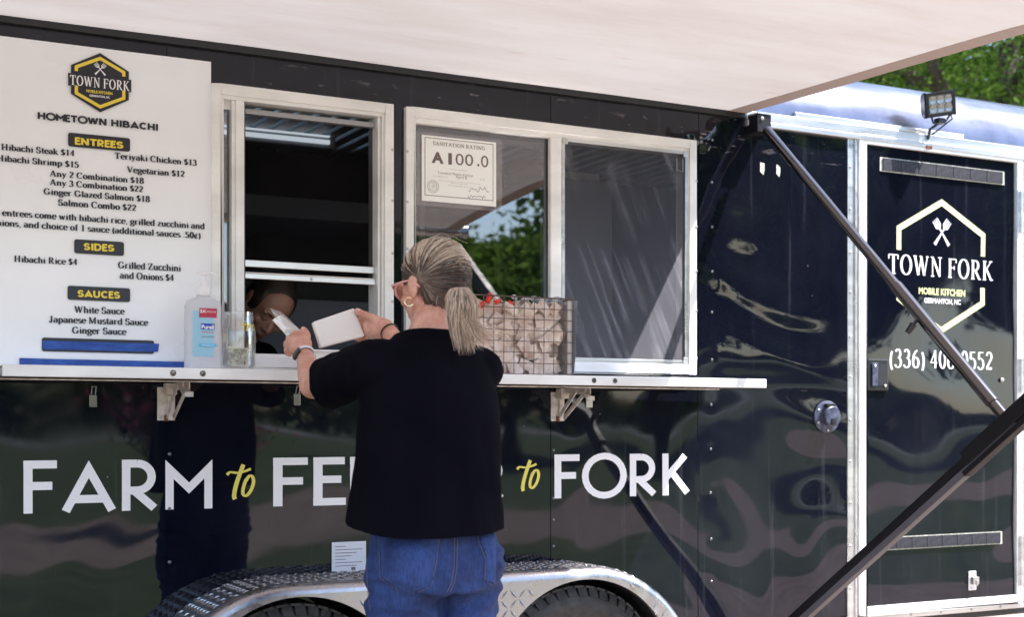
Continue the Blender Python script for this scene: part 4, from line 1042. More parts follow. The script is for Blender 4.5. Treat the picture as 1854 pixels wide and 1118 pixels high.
x0, x1, z, h_ = on_wall(221, 266, 634.5, 11); stroke_text('ACHI', x0, x1, z, h_, BT-.0006, 'heading', 'inky', BN, 'sans', .25)
x0, x1, z, h_ = on_wall(67, 286, 216.4, 13); stroke_text('HOMETOWN HIBACHI', x0, x1, z, h_*.95, BT, 'heading', 'ink', BN, 'sans', .26)
for s, a, c, bl, cp_ in (('Hibachi Steak $14', 1, 134, 272.3, 10.8), ('Hibachi Shrimp $15', -7, 142, 292.3, 10.8), ('Teriyaki Chicken $13', 206, 355, 288, 10.6),
        ('Vegetarian $12', 228, 333, 312.8, 10.6), ('Any 2 Combination $18', 88.5, 259, 320, 10.6), ('Any 3 Combination $22', 88.5, 258, 335.8, 10.6),
        ('Ginger Glazed Salmon $18', 77.5, 270, 352.6, 10.8), ('Salmon Combo $22', 103.5, 245.5, 372.8, 11), ('All entrees come with hibachi rice, grilled zucchini and', -25, 369, 389.5, 11.2),
        ('onions, and choice of 1 sauce (additional sauces .50¢)', -17, 362, 408.8, 11.2), ('Hibachi Rice $4', 24, 139, 474.8, 11), ('Grilled Zucchini', 212, 326, 486.3, 11.5),
        ('and Onions $4', 215.5, 313.5, 504.8, 11.5), ('White Sauce', 133, 224, 566.8, 11.5), ('Japanese Mustard Sauce', 87, 266.5, 584.3, 11.5), ('Ginger Sauce', 129, 227, 604.2, 11.5)):
    x0, x1, z, h_ = on_wall(a, c, bl, cp_); stroke_text(s, x0, x1, z, h_, BT, 'menu_line', 'ink', BN, thick=.21, thin=.085)
def tape(pxa, pya, pxb, pyb):
    x0, x1, z1, z0 = X(pxa), X(pxb), Zz(pxa, pya), Zz(pxa, pyb); n = 26; vs = []
    for i in range(n+1):
        x = x0+(x1-x0)*i/n + (.002 if i == n else 0)
        vs += [(x, BT-.0016-.0008*noise.noise(Vector((x*20, 0, 0))), z0+.0016*noise.noise(Vector((x*9, 2, 0)))), (x+(.004 if i == n else 0), BT-.0016, z1+.0012*noise.noise(Vector((x*7, 5, 0))))]
    q = MB().add(vs, [(2*i, 2*i+2, 2*i+3, 2*i+1) for i in range(n)]); q.build('blue_tape', M['tape'], BN, fix=False)
tape(75.5, 617.5, 283, 633); tape(34, 649.5, 340, 666)
# emblem on the banner
ex, ez = X(180), Zz(180, 151); ew, eh = X(225.6)-X(134), Zz(180, 104)-Zz(180, 198)
b = MB(); s_ = 1.14; q = eh*.27*1.02
b.add([(ex+x, BT, ez+z) for x, z in ((0, eh/2*s_), (ew/2*s_, q), (ew/2*s_, -q), (0, -eh/2*s_), (-ew/2*s_, -q), (-ew/2*s_, q))], [(0,1,2,3,4,5)])
b.add([(x, BT-.0004, z) for x, z in ((X(122), Zz(122,133)), (X(236), Zz(122,133)), (X(236), Zz(122,156)), (X(122), Zz(122,156)))], [(0,1,2,3)]); b.build('emblem_ground', M['ink'], BN, fix=False)
for up in (1, 0):
    b = MB(); hexring(b, ex, ez, ew, eh, .010, BT-.0008, Zz(180,161)-ez, Zz(180,135)-ez, up); b.build('emblem_outline', M['inky'], BN, fix=False)
b = MB(); fork(b, Vector((X(180), Zz(180, 127))), .046, R(42), BT-.0008); fork(b, Vector((X(180), Zz(180, 127))), .046, R(-42), BT-.0010); b.build('crossed_forks', M['white'], BN, fix=False)
x0, x1, z, h_ = on_wall(125, 234, 154, 17); two_words(x0, x1, z, h_, BT-.0008, BN, thick=.16, thin=.06)
x0, x1, z, h_ = on_wall(155, 202, 168.3, 5.4); sans_text('MOBILE KITCHEN', x0, x1, z, h_, BT-.0008, 'lettering', 'inky', BN, .03)
x0, x1, z, h_ = on_wall(160.5, 197, 176, 4.2); sans_text('GERMANTON, NC', x0, x1, z, h_, BT-.0008, 'lettering', 'white', BN, .03)

# ------------------------------------------------------------------ sanitation certificate on the pane (crop scale 4.3)
def C(u, v): return (700 + u/4.3, 180 + v/4.3)
SC = empty('inspection_certificate', (X(830), .004, Zz(830, 360)), 'white inspection certificate in a clear sleeve taped to the left pane of the wide window', 'certificate')
def rect4(pa, pb, py_t, py_b, y, name, m, parent):
    x0, x1, z1, z0 = X(pa), X(pb), Zz(pa, py_t), Zz(pa, py_b)
    return MB().box((x0, y-.0005, z0), (x1, y, z1)).build(name, M[m], parent)
rect4(755, 910, 237, 371, .007, 'clear_sleeve', 'sleeve', SC)
a, c = C(277, 272), C(857, 830); rect4(a[0], c[0], a[1], C(277, 787)[1], .005, 'paper', 'cert', SC)
b = MB(); x0, x1, z1, z0 = X(C(300,0)[0]), X(C(835,0)[0]), Zz(*C(300, 290)), Zz(*C(300, 745)); CY = .0040
for q in ((x0, x1, z1-.0022, z1), (x0, x1, z0, z0+.0022), (x0, x0+.0022, z0+.0024, z1-.0024), (x1-.0022, x1, z0+.0024, z1-.0024)): b.add([(q[0], CY, q[2]), (q[1], CY, q[2]), (q[1], CY, q[3]), (q[0], CY, q[3])], [(0,1,2,3)])
b.build('border', M['inkp'], SC, fix=False)
def ct(s, u0, u1, v, cap, f='serif', m='inkp', **k):
    pa = C(u0, v); x0, x1, z, h_ = on_wall(pa[0], C(u1, v)[0], pa[1], cap/4.3)
    (stroke_text if f == 'serif' else sans_text)(s, x0, x1, z, h_, CY, 'lettering', m, SC, **k)
ct('SANITATION RATING', 364, 772, 352, 28, thick=.14, thin=.06)
ct('A', 354, 448, 492, 94, 'sans', bold=.05); 
for s, u0, u1, v in (('1', 484, 512, 505), ('0', 540, 604, 508), ('0', 614, 678, 513), ('.', 708, 726, 518), ('0', 738, 796, 524)):
    ct(s, u0, u1, v, 96, 'sans', bold=.0 if s != '.' else .02)
ct('This is to certify that', 500, 632, 546, 10, 'sans', 'paleink', bold=0)
ct('Townfork Mobile Kitchen', 400, 676, 578, 22, 'sans', 'inkp', bold=-.01); ct('Has inspected on', 364, 478, 598, 10, 'sans', 'paleink', bold=0)
ct('April 8', 542, 628, 612, 22, 'sans', 'inkp', bold=-.01); ct('20 25', 732, 768, 628, 12, 'sans', 'paleink', bold=0)
ct('North Carolina Department of Health and Human Services', 408, 732, 632, 8, 'sans', 'paleink', bold=0); ct('Division of Public Health', 508, 634, 655, 9, 'sans', 'paleink', bold=0)
ct('Environmental Health Section', 484, 644, 672, 9, 'sans', 'paleink', bold=0)
b = MB(); sc = P(*C(365, 677)); 
for rr_ in (.0215, .015): strip(b, [(sc.x+rr_*math.cos(2*math.pi*i/24), sc.z+rr_*math.sin(2*math.pi*i/24)) for i in range(25)], lambda t: .0022, lambda u, v, l_: (u, CY-l_, v), 0)
for i in range(9): 
    a_ = i*2.4; rr_ = .002+.001*i; q = (sc.x+rr_*math.cos(a_), sc.z+rr_*math.sin(a_)); strip(b, [q, (q[0]+.004, q[1]+.003)], lambda t: .002, lambda u, v, l_: (u, CY-l_, v), 0)
b.build('seal_print', M['paleink'], SC, fix=False)
def scribble(u0, v0, u1, v1, n, amp, sd):
    rg = random.Random(sd); pts = []
    for i in range(n+1):
        f = i/n; p = P(*C(u0+(u1-u0)*f, v0+(v1-v0)*f + rg.uniform(-amp, amp)*(1 if i % 2 else -.6))); pts.append((p.x, p.z))
    q = MB(); strip(q, pts, lambda t: .0016, lambda u, v, l_: (u, CY-.0003, v), 0); q.build('signature', M['inkp'], SC, fix=False)
scribble(640, 700, 800, 710, 16, 26, 1); scribble(636, 755, 775, 760, 18, 14, 2)

# ------------------------------------------------------------------ things on the counter
# hand sanitiser
p0 = P(367.5, 664, .17); sw = (X(400, .17)-X(335, .17))/2; SB = empty('sanitizer_bottle', (p0.x, -.17, cz1+.001), 'clear pump bottle of hand sanitizer on the counter in front of the menu banner', 'hand sanitizer')
zb = cz1+.001; k = 4.55/2500
def rr_box(hw, hd, n=8, r=.022):
    pts = []
    for cx_, cy_, a0 in ((hw-r, hd-r, 0), (-hw+r, hd-r, 90), (-hw+r, -hd+r, 180), (hw-r, -hd+r, 270)):
        for i in range(n+1): a = R(a0+90*i/n); pts.append((cx_+r*math.cos(a), cy_+r*math.sin(a)))
    return pts
def loft(b, rings):
    n = len(rings[0]); vs = [v for r_ in rings for v in r_]
    b.add(vs, [(i*n+k_, i*n+(k_+1) % n, (i+1)*n+(k_+1) % n, (i+1)*n+k_) for i in range(len(rings)-1) for k_ in range(n)]); return b
def ring(c, hw, hd, z, r=.022): return [(c[0]+x, c[1]+y, z) for x, y in rr_box(hw, hd, 8, min(r, hd*.95))]
c = (p0.x, -.17); hs = (664-543)*k
rings = [ring(c, sw*.9, .024, zb), ring(c, sw, .030, zb+.006), ring(c, sw, .030, zb+hs*.46), ring(c, sw*.985, .030, zb+hs*.475), ring(c, sw*.985, .030, zb+hs*.90), ring(c, sw*.90, .027, zb+hs*.97), ring(c, sw*.62, .020, zb+hs), ring(c, .022, .019, zb+hs+.004), ring(c, .020, .0185, zb+hs+.012)]
b = MB(); loft(b, rings); b.build('bottle_body', M['gel'], SB, smooth=True)
b = MB(); b.add([(c[0]-sw*.72, c[1]-.0308, zb+hs*.18), (c[0]+sw*.45, c[1]-.0308, zb+hs*.18), (c[0]+sw*.45, c[1]-.0308, zb+hs*.82), (c[0]-sw*.72, c[1]-.0308, zb+hs*.82)], [(0,1,2,3)]); b.build('gel_label', M['gelblue'], SB, fix=False)
mr = mat('label_red', (.45,.02,.06), .4); mbl = mat('label_blue', (.03,.04,.42), .4); mcy = mat('label_cyan', (.10,.48,.78), .4)
def lab(px_a, py_a, px_b, py_b, m, name='label', dy=0):
    x0, x1, z1, z0 = X(px_a, .2), X(px_b, .2), Zz(px_a, py_a, .2), Zz(px_a, py_b, .2)
    MB().add([(x0, -.2025-dy, z0), (x1, -.2025-dy, z0), (x1+.001, -.2025-dy, z1), (x0+.001, -.2025-dy, z1)], [(0,1,2,3)]).build(name, m, SB, fix=False)
lab(360, 558, 392, 575, mr); lab(363, 586, 388, 597, mbl); lab(360, 623, 391.5, 628, mcy)
def labt(s, pa, pb, bl, cp_, m, bold=0):
    x0, x1, z, h_ = on_wall(pa, pb, bl, cp_, .2); sans_text(s, x0, x1, z, h_, -.2029, 'label_print', m, SB, bold)
labt('Purell', 364.5, 387, 596, 8, 'white', .03); labt('2X', 361.5, 373, 566.5, 6, 'white', .03); labt('EFFECTIVE', 374, 390, 566.5, 3.2, 'white'); labt('ADVANCED', 365, 386, 603, 3, 'red'); labt('HAND SANITIZER', 364, 388, 611, 2.6, 'ink')
labt('REFRESHING GEL', 365, 387, 627, 2.6, 'white')
zt = zb+hs+.010
b = MB().lathe([(.0, 0), (.021, 0), (.0225, .004), (.0225, .020), (.019, .026), (.011, .034), (.010, .040), (.0062, .042), (.0062, .066), (.0, .066)], (c[0]+.002, c[1], zt), 'Z', 28)
b.tube([(c[0]-.004, c[1], zt+.070), (c[0]+.028, c[1]-.004, zt+.071), (c[0]+.040, c[1]-.006, zt+.064)], [.0075, .0055, .003], 12, flat=.7)
b.tube([(c[0]-.016, c[1], zt+.069), (c[0]+.004, c[1], zt+.0695)], [.006, .008], 12, flat=.6); b.build('pump', M['white'], SB, smooth=True)
# tip jar
jc = P(431, 664, .16); jr = (X(462, .16)-X(400, .16))/2*.97; jh = (664-563)*k; jp = (jc.x, -.165, zb)
JA = empty('tip_jar', jp, 'clear glass jar with yellow handwritten TIPS lettering on the counter between sanitizer and window', 'tip jar')
b = MB().lathe([(0, .004), (jr*.85, .002), (jr*.97, .008), (jr, .02), (jr, jh*.62), (jr*.97, jh*.72), (jr*.86, jh*.82), (jr*.84, jh*.85), (jr*.88, jh*.87), (jr*.84, jh*.90), (jr*.88, jh*.93), (jr*.84, jh*.955), (jr*.86, jh), (jr*.78, jh), (jr*.76, jh*.85), (jr*.92, jh*.68), (jr*.94, .02), (jr*.8, .010), (0, .010)], jp, 'Z', 40)
b.build('glass_body', M['jar'], JA, smooth=True)
b = MB()
def jp_(px, py): 
    xx = X(px, .2); dx = min(.98, max(-.98, (xx-jp[0])/jr)); return (xx, jp[1]-jr*math.sqrt(1-dx*dx)-.001, Zz(px, py, .2))
for path in ([(434,588),(442,589)], [(438,588),(438,599)], [(441,588),(448,589)], [(444.5,588),(444,600)], [(442,599),(445,600)], [(448.5,588),(448,596)], [(448.5,587),(452,590),(448.5,593)], [(458,590),(453.5,590),(455,594),(459,597),(454,600)]):
    b.tube([jp_(*q) for q in path], .0016, 6)
b.build('tips_lettering', M['inky'], JA)
b = MB(); b.tube([jp_(*q) for q in ((430,618),(436,611),(442,607),(437,614),(446,611),(448,614),(452,611),(455,614))], .0007, 5); b.build('embossing', M['paleink'], JA)
BK = empty('bank_note', (jp[0]-.012, jp[1]-.028, zb+.012), 'folded green bank note standing inside the glass tip jar', 'bank note')
bz, bw, bh = zb+.012, .037, .062
Mb = Matrix.Translation((jp[0]-.010, jp[1]-.010, bz)) @ Matrix.Rotation(R(4), 4, 'Y')
b = MB(); b.box((-bw, -.0006, 0), (bw*.92, .0006, bh), Mb); b.box((-bw*.6, .003, 0), (bw*1.05, .0042, bh*.96), Mb); b.build('note_paper', M['billw'], BK)
b = MB(); b.box((-bw*.98, -.0014, .005), (bw*.80, -.0008, bh-.006), Mb); b.build('note_print', M['bill'], BK)
b = MB(); 
for (u, r__) in ((.0, .014), (-.024, .009)): strip(b, [(u+r__*.8*math.cos(2*math.pi*i/18), bh/2+r__*math.sin(2*math.pi*i/18)) for i in range(19)], lambda t: .0018, lambda a_, c_, l_: tuple(Mb @ Vector((a_, -.0019, c_))), 0)
strip(b, [(bw*.68, .008), (bw*.68, .022)], lambda t: .003, lambda a_, c_, l_: tuple(Mb @ Vector((a_, -.0019, c_))), 0); b.build('note_figures', M['inkp'], BK, fix=False)

# wire basket of wrapped cutlery
g0, g1 = X(836, .26), X(1036, .26); bd0, bd1 = -.265, -.035; bzt = Zz(1036, 543, .26)
WBK = empty('wire_basket', ((g0+g1)/2, -.15, zb), 'brown wire grid basket full of wrapped cutlery on the counter behind the woman', 'basket')
b = MB(); ncol = 11; nrow = 7; hgt = bzt-zb
def bx(u): return g0+(g1-g0)*u
for i in range(ncol+1):
    x = bx(i/ncol); b.tube([(x+.004*noise.noise(Vector((i,1,1))), bd0, zb+.003), (x+.004*noise.noise(Vector((i,9,1))), bd0-.004, bzt)], .0014, 5); b.tube([(x, bd1, zb+.003), (x, bd1, bzt)], .0014, 5)
    b.tube([(x, bd0, zb+.003), (x, bd1, zb+.003)], .0014, 5)
for j in range(nrow+1):
    z = zb+.003+(hgt-.003)*j/nrow
    b.tube([(g0, bd0-.001, z), ((g0+g1)/2, bd0-.003, z-.001), (g1, bd0-.001, z)], .0014, 5); b.tube([(g0, bd1, z), (g1, bd1, z)], .0014, 5)
    for x in (g0, g1): b.tube([(x, bd0, z), (x, bd1, z)], .0014, 5)
for i in range(1, 8):
    y = bd0+(bd1-bd0)*i/8
    for x in (g0, g1): b.tube([(x, y, zb+.003), (x, y, bzt)], .0014, 5)
b.build('wire_grid', M['wire'], WBK, smooth=True)
b = MB(); b.tube([(g0, bd0-.004, bzt), (g1, bd0-.004, bzt), (g1, bd1, bzt), (g0, bd1, bzt), (g0, bd0-.004, bzt)], .0028, 8); b.tube([(g1, bd0+.01, bzt+.001), (g1+.022, bd0+.008, bzt)], .002, 6); b.build('rim_wire', M['wire'], WBK, smooth=True)
b = MB(); vs = []; n1, n2 = 14, 10
for i in range(n1+1):
    for j in range(n2+1):
        y, z = bd0+.006+(bd1-bd0-.02)*j/n2, zb+.006+(hgt-.004)*i/n1; vs.append((g1+.010+.004*noise.noise(Vector((y*60, z*60, 1)))+.012*i/n1, y, z))
b.add(vs, [(i*(n2+1)+j, i*(n2+1)+j+1, (i+1)*(n2+1)+j+1, (i+1)*(n2+1)+j) for i in range(n1) for j in range(n2)]); b.build('liner_bag', M['foil'], WBK, smooth='all')
b = MB(); b.box((g1-.020, bd0+.003, zb+.006), (g1-.006, bd0+.007, bzt-.004)); b.box((g1-.005, bd0+.003, zb+.006), (g1-.002, bd1-.01, bzt-.006)); b.build('end_board', M['board'], WBK, bevel=.001)
# crumpled pouches pressed against the grid: one mass, nobody could count them
b = MB(); rg = random.Random(5)
for i in range(190):
    x = rg.uniform(g0+.02, g1-.035); z = zb+.012+rg.random()*(hgt-.040); y = bd0+.014+rg.random()*.05
    Mq = Matrix.Translation((x, y, z)) @ Matrix.Rotation(rg.uniform(-1.2, 1.2), 4, 'Y') @ Matrix.Rotation(rg.uniform(-.35, .35), 4, 'X') @ Matrix.Rotation(rg.uniform(-.3, .3), 4, 'Z')
    L_, W_ = rg.uniform(.022, .036), rg.uniform(.014, .024); vs = []
    for a_ in range(7):
        for c_ in range(5):
            u, v = a_/6*2-1, c_/4*2-1; th = .009*(1-abs(u)**3)*(1-v*v*.8) + rg.uniform(-.002, .002)
            vs.append(Mq @ Vector((u*L_, -th, v*W_+rg.uniform(-.002, .002))))
    b.add(vs, [(a_*5+c_, a_*5+c_+1, a_*5+5+c_+1, a_*5+5+c_) for a_ in range(6) for c_ in range(4)])
b.box((g0+.01, bd0+.05, zb+.006), (g1-.03, bd1-.01, bzt-.035))
o = b.build('cutlery_pouches', M['pack'], None, smooth='all', fix=False); tag(o, 'mass of crumpled napkin and cutlery pouches filling the wire basket', 'cutlery packs', kind='stuff')
b = MB()                                                       # grey-white film bunched over the contents
for i in range(16):
    x = rg.uniform(X(915,.2), X(1025,.2)); z = bzt-.004+rg.uniform(-.012, .010); s = rg.uniform(.012, .024)
    vs = [Vector((x+s*math.cos(a_)*rg.uniform(.6,1), bd0+.03+rg.uniform(-.01,.03), z+s*.6*math.sin(a_)*rg.uniform(.6,1))) for a_ in [k_*math.pi/4 for k_ in range(8)]] + [Vector((x, bd0+.012, z))]
    b.add(vs, [(k_, (k_+1) % 8, 8) for k_ in range(8)])
b.build('bag_film', M['foil'], WBK, fix=False)
for i, (px, py, an, sz) in enumerate(((851, 540, .1, 1.0), (861, 548, -.3, .9), (885, 540, .25, 1.0), (902, 546, 1.2, .9), (925, 551, -.9, .8), (872, 553, .6, .8))):
    c = P(px, py, .235); Mq = Matrix.Translation(c) @ Matrix.Rotation(an, 4, 'Y') @ Matrix.Rotation(.3*(i % 3-1), 4, 'X')
    b = MB(); w_, h_ = .0085*sz, .017*sz; vs = []
    for a_ in range(7):
        for c_ in range(5):
            u, v = a_/6*2-1, c_/4*2-1; vs.append(Mq @ Vector((v*w_, -.004*(1-abs(u)**4)*(1-v*v)-.0006*math.sin(v*9), u*h_)))
    n0 = len(vs); vs += [Mq @ Vector((v_[0], v_[1], v_[2])) for v_ in []]
    b.add(vs, [(a_*5+c_, a_*5+c_+1, a_*5+5+c_+1, a_*5+5+c_) for a_ in range(6) for c_ in range(4)])
    o = b.build('ketchup_sachet', M['red'], None, smooth='all'); so_ = o.modifiers.new('s', 'SOLIDIFY'); so_.thickness = .0025
    tag(o, ('red sachet sticking up at the left end of the basket beside the ponytail', 'red sachet leaning next to the leftmost one in the basket', 'bright red sachet standing upright behind the basket rim', 'red sachet lying nearly flat on the basket rim',
            'rightmost small red sachet half buried in the film', 'small red sachet low between the leftmost sachets and the upright one')[i], 'sachet', 'red sachets on top of the basket')

# ------------------------------------------------------------------ people
def basis(F, U):
    F = Vector(F).normalized(); U = Vector(U); Lx = F.cross(U).normalized(); U = Lx.cross(F).normalized()   # Lx = her right
    return Matrix((Lx, F, U)).transposed()
def head(b, c, Rm, s=1.0):
    q = lambda v: Vector(c) + Rm @ (Vector(v)*s)
    b.ell(q((0,-.012,.025)), (.074*s,.094*s,.088*s), Rm, 28, 18)      # skull
    b.ell(q((0,.022,-.035)), (.060*s,.068*s,.078*s), Rm, 24, 16)      # face
    b.ell(q((0,.045,-.088)), (.034*s,.034*s,.026*s), Rm)              # chin
    for sx in (-1, 1):
        b.cap(q((sx*.056,-.004,-.045)), q((sx*.022,.052,-.090)), .018*s, .017*s)   # jaw
        b.ell(q((sx*.038,.060,-.028)), (.022*s,.020*s,.020*s), Rm)    # cheek
        b.ell(q((sx*.032,.074,.018)), (.024*s,.012*s,.008*s), Rm)     # brow
        b.ell(q((sx*.032,.066,.000)), (.016*s,.014*s,.011*s), Rm)     # lid over the eye
        b.ell(q((sx*.079,-.012,-.012)), (.008*s,.020*s,.033*s), Rm)   # ear
        b.ell(q((sx*.080,-.020,-.002)), (.007*s,.012*s,.020*s), Rm)
    b.cap(q((0,.082,.004)), q((0,.103,-.030)), .008*s, .012*s)        # nose
    for sx in (-1, 1): b.ell(q((sx*.011,.094,-.034)), (.008*s,.010*s,.007*s), Rm)
    b.ell(q((0,.086,-.058)), (.024*s,.010*s,.0065*s), Rm); b.ell(q((0,.084,-.067)), (.020*s,.010*s,.007*s), Rm)
    return q
def sm_noise_disp(me, f):
    me.update()
    co = [(v.co.copy(), v.normal.copy()) for v in me.vertices]
    for v, (p, n) in zip(me.vertices, co): v.co = p + n*f(p)
def cut(me, planes, vox):
    """open the closed shell where it lies beyond any plane (point, normal, radius)"""
    b = bmesh.new(); b.from_mesh(me)
    for p, n, rad in planes:
        geom = [v for v in b.verts if (v.co-p).length < rad] if rad else list(b.verts)
        vs = set(geom); fs = [f for f in b.faces if all(v in vs for v in f.verts)]; es = list({e for f in fs for e in f.edges})
        bmesh.ops.bisect_plane(b, geom=list(vs)+es+fs, plane_co=p, plane_no=n, clear_outer=True)
    loose = [v for v in b.verts if not v.link_faces]; bmesh.ops.delete(b, geom=loose, context='VERTS')
    b.to_mesh(me); b.free()

# the customer ----------------------------------------------------------
WX, WY = 1.50, -1.10
W = empty('person', (WX, WY, 0), 'woman with blond ponytail, black shirt and jeans at the counter holding a white box', 'person')
Hc = P(783, 520, 1.03); F0 = Vector((-.27, .95, -.20)); HR = basis(F0, (0, .2, 1))
body = MB(); hq = head(body, Hc, HR)
neck = Vector((WX+.0, WY+.02, 1.45))
body.cap(neck, Hc + Vector((.008, -.02, -.06)), .062, .054); body.cap(neck+Vector((-.0,-.01,-.03)), Hc+Vector((.0,-.045,-.05)), .056, .045)
shL, shR = Vector((WX-.160, WY, 1.40)), Vector((WX+.148, WY, 1.395))
body.cap(neck+Vector((-.04,-.01,-.03)), shL+Vector((.02,0,0)), .055, .052); body.cap(neck+Vector((.04,-.01,-.03)), shR+Vector((-.02,0,0)), .055, .052)
body.ell((WX, WY, 1.24), (.15, .105, .20)); body.ell((WX, WY+.01, 1.04), (.14, .095, .16)); body.ell((WX+.01, WY, .90), (.15, .10, .11))
elL, wrL = P(567, 697, .76), P(553, 645, .50)
elR, wrR = Vector((1.66, -.76, 1.37)), P(706, 603, .55)
body.chain([shL, shL.lerp(elL, .5), elL], [.052, .047, .041]); body.chain([elL, elL.lerp(wrL, .35), wrL], [.037, .037, .025])
body.chain([shR, shR.lerp(elR, .5), elR], [.052, .047, .040]); body.chain([elR, elR.lerp(wrR, .35), wrR], [.038, .036, .024])
for sx in (-1, 1):
    hip = Vector((WX+.012+sx*.080, WY, .88)); kn = Vector((WX+sx*.095, WY+.01, .47)); an = Vector((WX+sx*.10, WY-.02, .09))
    body.chain([hip, hip.lerp(kn, .5), kn], [.078, .068, .052]); body.chain([kn, kn.lerp(an, .35), an], [.055, .056, .036]); body.cap(an+Vector((0,-.03,-.045)), an+Vector((sx*.02,.14,-.06)), .034, .030)
# left hand: gripping the little bag, back of the hand towards us
def fing(pts, rs): body.chain(pts, rs)
hL = P(541, 617, .43)
body.cap(wrL, P(546, 628, .46), .026, .030); body.cap(P(550, 624, .45), P(546, 612, .425), .026, .021); body.cap(P(538, 628, .45), P(530, 617, .42), .027, .021); body.cap(P(545, 627, .455), P(537, 612, .42), .026, .019)
fing([P(552, 622, .455), P(556, 609, .44), P(552, 599.5, .425), P(549, 597, .415)], [.014, .0125, .011, .0095])      # thumb, upright
fing([P(541, 607, .415), P(532, 603, .39), P(530, 608, .365), P(534, 613, .36)], [.0115, .0105, .0095, .0085])        # index
fing([P(533, 611, .415), P(524, 609, .39), P(522, 615, .365), P(527, 620, .36)], [.0115, .0105, .0095, .0085])
fing([P(528, 620, .42), P(519, 621, .395), P(518, 627, .37), P(523, 631, .365)], [.0112, .010, .009, .0082])
fing([P(526, 629, .425), P(519, 634, .405), P(520, 640, .385), P(525, 643, .38)], [.0105, .0095, .0085, .0075])
# right hand: thumb on top of the box, palm behind it, fingers under
body.cap(wrR, P(696, 596, .52), .026, .029); body.cap(P(699, 592, .52), P(676, 582, .47), .024, .021); body.cap(P(694, 603, .52), P(670, 599, .46), .026, .020); body.cap(P(688, 596, .50), P(668, 590, .455), .022, .020)
fing([P(694, 587, .51), P(674, 577, .48), P(656, 569.5, .462), P(647, 564, .452)], [.0165, .0145, .0125, .0108])      # thumb
fing([P(672, 580, .46), P(656, 578, .415), P(642, 583, .385), P(634, 588, .372)], [.0115, .0105, .0095, .0085])
fing([P(669, 589, .455), P(654, 588, .41), P(641, 594, .382), P(632, 599, .372)], [.0115, .0105, .0095, .0085])
fing([P(668, 597, .455), P(655, 602, .41), P(644, 608, .385), P(636, 611, .378)], [.0112, .0102, .0092, .0082])
fing([P(669, 603, .46), P(662, 612, .43), P(652, 615, .405), P(645, 614, .395)], [.0105, .0095, .0085, .0075])
me = remeshed(body, .0042, 3)
link('body', me, M['skin'], W)
# nails
b = MB()
c = P(647.5, 562, .463); b.ell(c, (.007, .003, .0065)); c = P(549.5, 595.5, .425); b.ell(c, (.006, .004, .006)); b.build('thumb_nail', M['nail'], W, smooth=True)
# shirt
sh_ = MB()
def tor(z, hx, hy, ox=0, oy=0): return (Vector((WX+ox, WY+oy, z)), hx, hy)
prof_t = [tor(.86, .212, .178, -.012, .008), tor(.96, .208, .174, -.010, .006), tor(1.06, .200, .158, -.006, .006), tor(1.16, .193, .142), tor(1.26, .190, .132), tor(1.34, .184, .118), tor(1.40, .168, .098), tor(1.445, .150, .078), tor(1.475, .095, .068, 0, .012), tor(1.50, .070, .062, 0, .016)]
N = 48; rings = []
for c, hx, hy in prof_t:
    rings.append([c + Vector((hx*math.copysign(abs(math.cos(a))**.82, math.cos(a)), hy*math.copysign(abs(math.sin(a))**.9, math.sin(a)), 0)) for a in [2*math.pi*i/N for i in range(N)]])
loft(sh_, rings); sh_.add(rings[0], [tuple(range(N))[::-1]]); sh_.add(rings[-1], [tuple(range(N))])
seL = elL + (wrL-elL)*.02
sh_.chain([shL+Vector((.03,0,.0)), shL, shL.lerp(elL, .40)+Vector((0,0,-.002)), shL.lerp(elL, .70)+Vector((0,0,-.010)), shL.lerp(elL, .92)+Vector((0,0,-.014))], [.070, .068, .068, .069, .070])
sh_.chain([shR+Vector((-.03,0,.0)), shR, shR.lerp(elR, .5), elR], [.068, .064, .064, .062])
me = remeshed(sh_, .0062, 8)
def folds(p):
    x, y, z = p
    v = 0
    if z < 1.36:
        a = math.atan2(y-WY, x-WX); lowf = min(1, (1.36-z)/.4)
        v += .008*lowf*noise.noise(Vector((a*2.6+1.5*z, z*.7, 3))) + .004*lowf*noise.noise(Vector((a*6+3*z, z*1.1, 8)))
    dq = (Vector((x, y, z))-shL.lerp(elL, .6)).length
    if dq < .22:
        v += .008*noise.noise(Vector((x*10+z*6, y*9, z*13))) * (1-dq/.22)**.4
        v += .005*noise.noise(Vector((x*26, y*16, z*30)))
    v += .0055*noise.noise(Vector((x*9+z*5, y*9, z*6)))+.002*noise.noise(Vector((x*24, y*20, z*18)))
    return v
sm_noise_disp(me, folds)
cutn = (P(566, 690, .70)-P(640, 672, .95)).normalized()
def arm_side(u): return u
cut(me, [(Vector((WX,WY,.992)), Vector((0.02,.16,-1)).normalized(), 0), (neck+Vector((0,.005,.036)), Vector((0,.22,1)).normalized(), .13),
         (shL.lerp(elL, .74), ((elL-shL).normalized()+Vector((-.35,.0,-.15))).normalized(), .16)], .006)
so_ = link('shirt', me, M['shirt'], W); md = so_.modifiers.new('s', 'SOLIDIFY'); md.thickness = .0025; md.offset = 1
